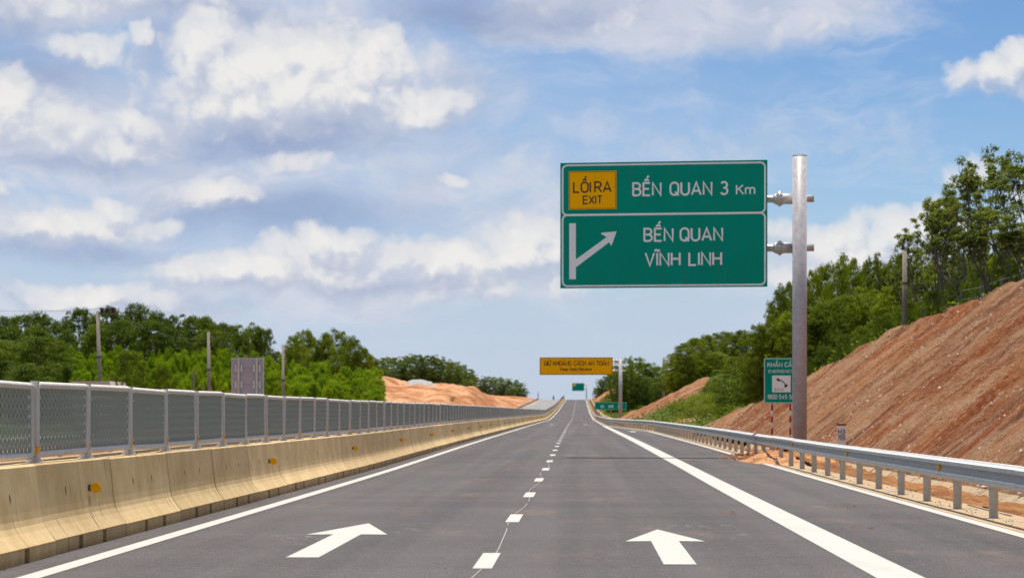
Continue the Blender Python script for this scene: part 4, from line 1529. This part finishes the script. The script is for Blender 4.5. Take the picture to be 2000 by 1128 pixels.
# ------------------------------------------------------------------ vegetation
nr = np.random.RandomState(11)


def leaf_mesh(name, C, N, ln, wd, material):
    """rhombic leaves at centres C, roughly facing N"""
    n = len(C)
    N = N / np.linalg.norm(N, axis=1, keepdims=True)
    T = nr.normal(size=(n, 3)); T -= (T * N).sum(1, keepdims=True) * N
    T /= np.linalg.norm(T, axis=1, keepdims=True)
    B = np.cross(N, T)
    l = (ln * nr.uniform(.7, 1.3, (n, 1))); w = (wd * nr.uniform(.7, 1.3, (n, 1)))
    V = np.empty((n, 4, 3))
    V[:, 0] = C - T * l / 2; V[:, 1] = C + B * w / 2 + T * l * .05 + N * l * .08
    V[:, 2] = C + T * l / 2 - N * l * .12; V[:, 3] = C - B * w / 2 + T * l * .05 + N * l * .08
    me = bpy.data.meshes.new(name)
    me.vertices.add(n * 4); me.vertices.foreach_set('co', V.reshape(-1))
    me.loops.add(n * 4); me.loops.foreach_set('vertex_index', np.arange(n * 4, dtype=np.int32))
    me.polygons.add(n); me.polygons.foreach_set('loop_start', np.arange(0, n * 4, 4, dtype=np.int32))
    me.update(calc_edges=True)
    me.materials.append(MATS[material])
    return me


def crown(name, material, nclump, nleaf, ln, wd, z0=.22, rad=.36, shape='round', cr=(.07, .13), seed=0):
    """crown of a tree one unit high: leaf clumps set through an uneven volume"""
    nr.seed(seed)
    C = []; N = []
    lob = nr.uniform(.72, 1.2, 7); ph = nr.uniform(0, 6.28)
    for i in range(nclump):
        u = nr.uniform(0, 1); a = nr.uniform(0, 2 * math.pi)
        if shape == 'round': pr = math.sin(math.pi * min(.97, .10 + .86 * u)) ** .6
        elif shape == 'cone': pr = (1 - u) ** .65 * .9 + .16
        else: pr = .62 + .38 * math.sin(math.pi * (.1 + .8 * u))
        k = lob[int((a + ph) / (2 * math.pi) * 7) % 7] * (1 + .22 * math.sin(3 * a + 6 * u + ph))
        r = rad * pr * k * nr.uniform(.10, 1) ** .5
        c = np.array([r * math.cos(a), r * math.sin(a), z0 + (1 - z0) * u * (.93 + .07 * k)])
        s = nr.uniform(*cr)
        d = nr.normal(size=(nleaf, 3)); d /= np.linalg.norm(d, axis=1, keepdims=True)
        d[:, 2] = np.abs(d[:, 2]) * .9 - .22
        q = c + d * s * nr.uniform(.45, 1.05, (nleaf, 1)) * np.array([1, 1, .8])
        C.append(q); N.append(d + nr.normal(size=(nleaf, 3)) * .55 + np.array([0, 0, .35]))
    return leaf_mesh(name, np.concatenate(C), np.concatenate(N), ln, wd, material)


def trunk_mesh(top=.75, r=.022, nb=5, seed=0):
    q = random.Random(seed)
    mb = MB()
    pts = [(0, 0, -.06)]
    for k in range(1, 5): pts.append((q.uniform(-.02, .02) * k, q.uniform(-.02, .02) * k, top * k / 4))
    mb.tube(pts, [r * (1 - .2 * k) for k in range(5)], 7)
    for b in range(nb):
        k = q.randint(1, 3); p = Vector(pts[k]).lerp(Vector(pts[k + 1]), q.random())
        a = q.uniform(0, 6.28); ln = q.uniform(.14, .28)
        e = p + Vector((math.cos(a) * ln, math.sin(a) * ln, ln * q.uniform(.6, 1.1)))
        mb.tube([p, p.lerp(e, .5) + Vector((0, 0, -.02)), e], [r * .5, r * .35, r * .15], 5)
    return mb.mesh('trunk', 'bark')


KIND = {}
KIND['dark'] = [(trunk_mesh(seed=s), crown('crown', 'leaf_dark', 250, 72, .021, .014, .04, .39, 'round', (.06, .12), 20 + s)) for s in range(3)]
KIND['tall'] = [(trunk_mesh(.85, seed=10 + s), crown('crown', 'leaf_dark', 230, 64, .020, .013, .06, .30, 'col', (.05, .10), 40 + s)) for s in range(3)]
KIND['mid'] = [(trunk_mesh(seed=20 + s), crown('crown', 'leaf_mid', 260, 72, .021, .014, .02, .41, 'round', (.06, .12), 60 + s)) for s in range(4)]
KIND['far'] = [(trunk_mesh(seed=30 + s), crown('crown', 'leaf_far', 190, 60, .030, .021, .0, .44, 'col', (.07, .14), 80 + s)) for s in range(3)]
KIND['young'] = [(trunk_mesh(.8, .012, 4, 40 + s), crown('crown', 'leaf_bright', 130, 52, .036, .020, .02, .37, 'round', (.07, .14), 100 + s)) for s in range(4)]
KIND['bush'] = [(trunk_mesh(.6, .02, 6, 50 + s), crown('foliage', 'leaf_dark', 150, 64, .034, .020, .0, .66, 'round', (.10, .19), 120 + s)) for s in range(3)]
KIND['weed'] = [(trunk_mesh(.5, .01, 6, 60 + s), crown('foliage', 'leaf_mid', 120, 50, .056, .017, .0, .66, 'col', (.08, .17), 140 + s)) for s in range(3)]


def airy(seed):
    """several thin stems forking upward, tufts of drooping leaflets at the twig ends"""
    q = random.Random(seed); nr.seed(seed)
    mb = MB(); C = []; N = []
    def tuft(p, s):
        n = q.randint(22, 36)
        d = nr.normal(size=(n, 3)); d /= np.linalg.norm(d, axis=1, keepdims=True)
        d[:, 2] = d[:, 2] * .42
        C.append(np.array(p) + d * s * nr.uniform(.25, 1.0, (n, 1)) + np.array([0, 0, -.004]))
        N.append(d * .5 + np.array([0, 0, 1.0]) + nr.normal(size=(n, 3)) * .35)
    def grow(p, d, ln, r, depth):
        d = d.normalized()
        m = p + d * ln * .5 + Vector((q.uniform(-.02, .02), q.uniform(-.02, .02), 0))
        e = p + d * ln
        mb.tube([p, m, e], [r, r * .8, r * .6], 5, False)
        if depth == 0 or ln < .07:
            tuft(e, q.uniform(.035, .062)); return
        if depth <= 2 and q.random() < .8:
            sd = (d + Vector((q.uniform(-1, 1), q.uniform(-1, 1), q.uniform(-.2, .5)))).normalized()
            e2 = m + sd * ln * .35
            mb.tube([m, e2], [r * .4, r * .2], 4, False); tuft(e2, q.uniform(.03, .055))
        for k in range(q.choice((2, 2, 3))):
            nd = d + Vector((q.uniform(-.75, .75), q.uniform(-.75, .75), q.uniform(.05, .5)))
            grow(e, nd, ln * q.uniform(.62, .8), r * .62, depth - 1)
    for k in range(q.randint(2, 3)):
        a = q.uniform(0, 6.28)
        grow(Vector((math.cos(a) * .03, math.sin(a) * .03, -.03)), Vector((math.cos(a) * .28, math.sin(a) * .28, 1)), q.uniform(.28, .34), .013, 4)
    C = np.concatenate(C)
    zt = C[:, 2].max()
    cr = leaf_mesh('crown', C, np.concatenate(N), .026, .012, 'leaf_airy')
    return mb.mesh('trunk', 'bark'), cr, zt


AIRY = [airy(s) for s in (3, 4, 5, 8, 9)]


def plant(kind, px, py, Y, wpx, name, label, cat, group, x=None, drop=0.0, i=None, rot=None):
    """a tree whose top reaches photo height py; wpx is the crown width in photo pixels"""
    xx = px2x(px, Y) if x is None else x
    g = ground_z(xx, Y) - drop
    h = max(1.0, py2z(py, Y) - g)
    w = wpx * Y / F
    if kind == 'airy':
        tm, cm, zt = AIRY[(rng.randint(0, 4) if i is None else i)]
        h = h / zt; base = .60
    else:
        v = KIND[kind]; tm, cm = v[rng.randint(0, len(v) - 1) if i is None else i]
        base = {'dark': .74, 'tall': .54, 'mid': .78, 'far': .82, 'young': .66, 'bush': 1.2, 'weed': 1.2}[kind]
    s = w / base
    t = thing(name, label, cat, (xx, Y, g), rng.uniform(0, 6.28) if rot is None else rot, group)
    t.scale = (s, s, h)
    link('trunk' if kind not in ('bush', 'weed') else 'stem', tm, t)
    link(cm.name.split('.')[0], cm, t)
    return t


ORD = ['first', 'second', 'third', 'fourth', 'fifth', 'sixth', 'seventh', 'eighth', 'ninth', 'tenth', 'eleventh', 'twelfth', 'thirteenth', 'fourteenth',
       'fifteenth', 'sixteenth', 'seventeenth', 'eighteenth', 'nineteenth', 'twentieth', 'twenty-first', 'twenty-second', 'twenty-third', 'twenty-fourth',
       'twenty-fifth', 'twenty-sixth', 'twenty-seventh', 'twenty-eighth', 'twenty-ninth', 'thirtieth']


def row(kind, lst, Y, name, phrase, cat, group, dy=6, drop=0.0):
    for i, e in enumerate(sorted(lst)):
        kd = e[3] if len(e) > 3 else kind
        plant(kd, e[0], e[1], Y + rng.uniform(-dy, dy), e[2], name, ORD[i] + ' ' + phrase, cat, group, drop=drop)


# back row of the left wood, dark tops against the sky
row('dark', [(p[0], p[1], p[2] * 1.4) + tuple(p[3:]) for p in ((8, 622, 70), (46, 617, 46, 'tall'), (80, 612, 58), (117, 623, 40, 'tall'), (153, 606, 40, 'tall'), (186, 617, 46), (221, 605, 60), (265, 598, 62), (306, 610, 52),
             (338, 620, 44, 'tall'), (386, 621, 50, 'tall'), (401, 628, 40, 'tall'), (424, 633, 36, 'tall'), (449, 638, 40), (487, 637, 42, 'tall'), (515, 645, 30, 'tall'), (-35, 618, 70), (534, 690, 34))],
    205, 'tall_tree', 'tree from the left in the skyline row of the left wood', 'tree', 'skyline trees of the left wood', 12)
# second rank filling below the skyline
row('dark', [(p[0], p[1] - 10, p[2] * 1.15) for p in ((20, 650, 90), (75, 648, 80), (130, 655, 70), (190, 648, 76), (240, 640, 80), (290, 640, 86), (330, 648, 80), (365, 655, 70), (400, 658, 60), (432, 662, 64), (470, 664, 60), (505, 668, 50), (525, 712, 40))],
    188, 'leafy_tree', 'tree from the left in the rank below the left skyline', 'tree', 'second rank of the left wood', 8)
# dark mass nearest on the left
row('dark', [(-25, 655, 120), (20, 668, 110), (66, 660, 110), (110, 668, 95), (-5, 705, 120), (50, 712, 110), (100, 710, 100), (132, 718, 56)],
    140, 'shadowy_tree', 'tree from the left in the dark nearest grove', 'tree', 'dark grove at the picture edge', 8)
# bright young plantation
rng.seed(21)
for i in range(190):
    u = rng.random()
    px = 128 + u * 425
    yy = 125 + 55 * rng.random()
    top = 676 + 10 * abs(px - 190) / 320 + (182 - yy) * 1.15 + rng.uniform(-5, 9)
    plant('young', px, top, yy, rng.uniform(20, 36), 'young_tree', 'bright green young tree in the dense plantation on the left slope', 'tree', 'bright young plantation')
for i in range(95):
    px = 545 + rng.random() * 200
    yy = 195 + 75 * rng.random()
    top = np.interp(px, [540, 570, 610, 650, 690, 720, 750], [725, 706, 700, 706, 716, 715, 708]) + (270 - yy) * .75 + rng.uniform(-4, 8)
    plant('young', min(px, 738), top, yy, rng.uniform(22, 38), 'young_tree', 'bright green young tree below the rounded grove', 'tree', 'bright saplings below the grove')
plant('bush', 250, 696, 112, 78, 'round_bush', 'large rounded dark bush standing before the bright plantation', 'shrub', 'roadside bushes', i=0)
plant('bush', 318, 718, 114, 52, 'round_bush', 'smaller grey-green bush beside the large rounded bush', 'shrub', 'roadside bushes', i=1)
# rounded grove
row('mid', [(576, 655, 56), (600, 650, 54), (634, 655, 56), (663, 650, 60), (690, 662, 54), (712, 680, 44), (726, 697, 36), (562, 680, 40), (590, 680, 60), (625, 682, 64), (662, 684, 64), (700, 694, 52)],
    290, 'grove_tree', 'tree from the left in the rounded grove beyond the sign back', 'tree', 'rounded grove', 10)
# far wood behind the earthworks
row('far', [(740, 700, 36), (760, 699, 36), (780, 700, 36), (797, 697, 34), (815, 694, 36), (835, 696, 36), (853, 699, 34), (870, 703, 34), (886, 708, 34), (901, 714, 32), (914, 722, 30), (921, 733, 22),
            (750, 722, 40), (780, 724, 40), (808, 722, 40), (836, 724, 40), (864, 727, 40), (890, 732, 36), (912, 742, 30)],
    580, 'wood_tree', 'tree from the left in the far wood above the gravel heap', 'tree', 'far wood above the earthworks', 8)
row('far', [(920, 741, 26), (938, 738, 26), (955, 736, 26), (972, 737, 26), (988, 740, 26), (1002, 743, 24), (1014, 748, 22), (1023, 758, 18), (946, 752, 26), (978, 753, 26), (1006, 757, 24)],
    730, 'distant_tree', 'tree from the left in the small distant wood near the crest', 'tree', 'small distant wood', 6)

# right side: airy trees on top of the cut slope
rng.seed(5)
air = [(1812, 420, 98, 95), (1843, 362, 96, 105), (1872, 366, 93, 110), (1898, 376, 92, 110), (1922, 322, 89, 120), (1950, 276, 86, 130), (1984, 300, 84, 140), (2020, 290, 82, 150), (2060, 270, 80, 160), (1990, 400, 80, 130), (1935, 420, 84, 120),
       (1880, 440, 90, 110), (1786, 458, 103, 90), (1835, 460, 97, 100), (2040, 420, 78, 150), (1765, 480, 108, 80)]
for i, (px, py, Y, w) in enumerate(sorted(air)):
    plant('airy', px, py, Y, w, 'airy_tree', ORD[i] + ' thin-stemmed airy tree along the top of the cut slope', 'tree', 'airy trees above the cut slope', i=i % 5)
row('mid', [(p[0], p[1], p[2] * 1.3) + tuple(p[3:]) for p in ((1732, 492, 38, 'airy'), (1698, 497, 30, 'airy'), (1762, 505, 60), (1728, 520, 66), (1695, 524, 62), (1662, 511, 56), (1637, 519, 50), (1612, 528, 50), (1592, 533, 52), (1566, 545, 50), (1545, 556, 46), (1525, 565, 44), (1507, 600, 40))],
    128, 'slope_tree', 'tree from the left in the leafy belt behind the big sign pole', 'tree', 'leafy belt above the cut slope', 6)
row('mid', [(p[0], p[1], p[2] * 1.3) + tuple(p[3:]) for p in ((1830, 520, 110), (1880, 500, 110), (1790, 535, 100), (1745, 560, 90), (1700, 570, 90), (1655, 580, 84), (1615, 590, 84), (1580, 605, 76), (1545, 615, 70), (1512, 640, 60), (1480, 640, 56), (1930, 480, 110), (1985, 460, 120), (2040, 440, 130))],
    118, 'understorey_tree', 'tree from the left in the lower rank behind the cut slope edge', 'tree', 'lower rank above the cut slope', 4)
row('dark', [(p[0], p[1], p[2] * 1.3) + tuple(p[3:]) for p in ((1500, 655, 70), (1535, 640, 80), (1470, 690, 70), (1512, 720, 80), (1440, 700, 60), (1475, 742, 70), (1430, 742, 60), (1550, 690, 80), (1590, 670, 80))],
    152, 'dark_tree', 'tree from the left in the dark clump at the end of the cut slope', 'tree', 'dark clump behind the emergency sign', 6)
# bushes along the slope edge
for i, (px, py, Y) in enumerate(((1570, 700, 113), (1610, 680, 110), (1650, 655, 107), (1690, 640, 104), (1730, 615, 101), (1775, 590, 98), (1820, 570, 95), (1865, 550, 92), (1910, 525, 89), (1955, 505, 86), (2000, 485, 83))):
    plant('bush', px, py, Y, 62, 'edge_bush', ORD[i] + ' bush from the sign pole along the cut slope edge', 'shrub', 'bushes along the cut slope edge', drop=.3)
# roadside weeds between the cut slopes
rng.seed(9)
for i, (px, py, Y, w, kd) in enumerate(((1345, 784, 182, 60, 'weed'), (1372, 772, 176, 66, 'weed'), (1400, 766, 172, 66, 'weed'), (1426, 770, 164, 60, 'weed'), (1330, 796, 190, 46, 'weed'), (1390, 790, 162, 62, 'weed'), (1420, 796, 152, 58, 'weed'),
                                        (1446, 778, 152, 60, 'bush'), (1468, 765, 148, 60, 'bush'), (1440, 750, 176, 60, 'bush'), (1396, 758, 202, 40, 'bush'), (1418, 742, 196, 50, 'bush'), (1358, 796, 170, 52, 'weed'), (1440, 806, 143, 46, 'weed'),
                                        (1322, 808, 196, 36, 'weed'), (1378, 768, 208, 34, 'bush'), (1388, 752, 209, 34, 'bush'), (1396, 742, 210, 34, 'bush'), (1470, 790, 140, 50, 'bush'), (1410, 815, 146, 40, 'weed'), (1375, 806, 160, 46, 'weed'))):
    plant(kd, px, py, Y, w, 'roadside_weed' if kd == 'weed' else 'scrub_bush', ORD[i] + (' tuft of light green weeds below the dark clump' if kd == 'weed' else ' bush beside the light green weeds'), 'weed' if kd == 'weed' else 'shrub', 'scrub between the cut slopes')
# second slope and beyond
row('mid', [(p[0], p[1], p[2] * 1.3) + tuple(p[3:]) for p in ((1308, 708, 36), (1322, 690, 40), (1338, 672, 44), (1358, 661, 44), (1380, 655, 44), (1402, 652, 44), (1424, 650, 44), (1446, 648, 44), (1466, 652, 44), (1340, 700, 44), (1368, 690, 46), (1400, 688, 48), (1430, 690, 48), (1320, 722, 36))],
    262, 'hill_tree', 'tree from the left on the rise above the second cut slope', 'tree', 'trees above the second cut slope', 8)
row('far', [(p[0], p[1], p[2] * 1.3) + tuple(p[3:]) for p in ((1205, 716, 30), (1222, 706, 32), (1240, 701, 32), (1256, 711, 30), (1270, 711, 30), (1282, 718, 28), (1294, 730, 26), (1212, 735, 34), (1232, 728, 36), (1252, 735, 36), (1272, 738, 34), (1290, 745, 34), (1305, 742, 34), (1225, 752, 36), (1250, 756, 38), (1275, 760, 36), (1215, 768, 32), (1240, 775, 36))],
    400, 'verge_tree', 'tree from the left in the verge thicket behind the yellow sign pole', 'tree', 'verge thicket behind the yellow sign', 14)
row('far', [(1166, 757, 16), (1174, 742, 18), (1184, 735, 20), (1196, 730, 22), (1208, 728, 24), (1172, 758, 16), (1186, 752, 20)],
    690, 'crest_tree', 'tree from the left beside the crest of the road', 'tree', 'trees at the crest', 6)
for i, (px, py, Y, w) in enumerate(((1200, 777, 470, 22), (1236, 786, 400, 30), (1256, 792, 380, 30), (1206, 806, 400, 18), (1240, 804, 350, 22), (1180, 775, 560, 16), (1195, 770, 560, 20), (1226, 778, 450, 26), (1190, 780, 480, 16))):
    plant('weed', px, py, Y, w, 'verge_bush', ORD[i] + ' green bush on the verge past the yellow sign', 'shrub', 'verge bushes')
plant('weed', 884, 786, 420, 10, 'small_bush', 'single small green bush on the orange earthworks', 'shrub', 'bushes on the earthworks')

# low growth covering the ground between and behind the cut slopes


def undergrowth(name, n, y0, y1, l0, l1, hgt, ln, wd, m, label, seed):
    nr.seed(seed); q = random.Random(seed); C = []
    while len(C) < n:
        y = q.uniform(y0, y1)
        lc = float(np.interp(y, RY, RL)); t = toe(y)
        L = t + l0 + (l1 - l0) * q.random() ** 1.4
        if in_slope(L, y) or (y < 135 and L < lc + .5): continue
        p = fbm(L * .25, y * .10, 3)
        if p < -.12 and L < lc + 1: continue
        x = L + cx(y)
        C.append((x, y, zr(y) + hR(L, y) + hgt * q.random() ** 1.5 * (.6 + p)))
    C = np.array(C)
    N = nr.normal(size=(n, 3)) * .7 + np.array([0, -.2, .8])
    return tag(link(name, leaf_mesh(name, C, N, ln, wd, m)), label, kind='stuff')


undergrowth('undergrowth', 60000, 128, 600, .4, 40, .9, .26, .13, 'leaf_dark', 'rough green undergrowth between the cut slopes', 31)
undergrowth('undergrowth', 16000, 62, 132, 1, 26, 1.0, .20, .10, 'leaf_mid', 'rough green undergrowth behind the edge of the cut slope', 32)

# grey gravel heap on the earthworks
V = []; Fc = []; nn = 26
gx0, gx1, GY = px2x(787, 486), px2x(852, 486), 486.0
for j in range(nn):
    for k in range(nn):
        u, v = k / (nn - 1), j / (nn - 1)
        x = gx0 + u * (gx1 - gx0); y = GY - 6 + 12 * v
        r = math.hypot((u - .5) * 2, (v - .5) * 2)
        h = max(0, 1 - r ** 2.2) * 1.45 + .16 * fbm(x * 1.3, y * 1.3, 3)
        V.append((x, y, ground_z(x, y) - .15 + h))
for j in range(nn - 1):
    for k in range(nn - 1):
        a = j * nn + k; Fc.append((a, a + 1, a + 1 + nn, a + nn))
me = bpy.data.meshes.new('gravel_heap'); me.from_pydata(V, [], Fc); me.materials.append(MATS['grey_gravel'])
tag(link('gravel_heap', me), 'pale grey gravel heap on top of the orange earthworks', kind='stuff')
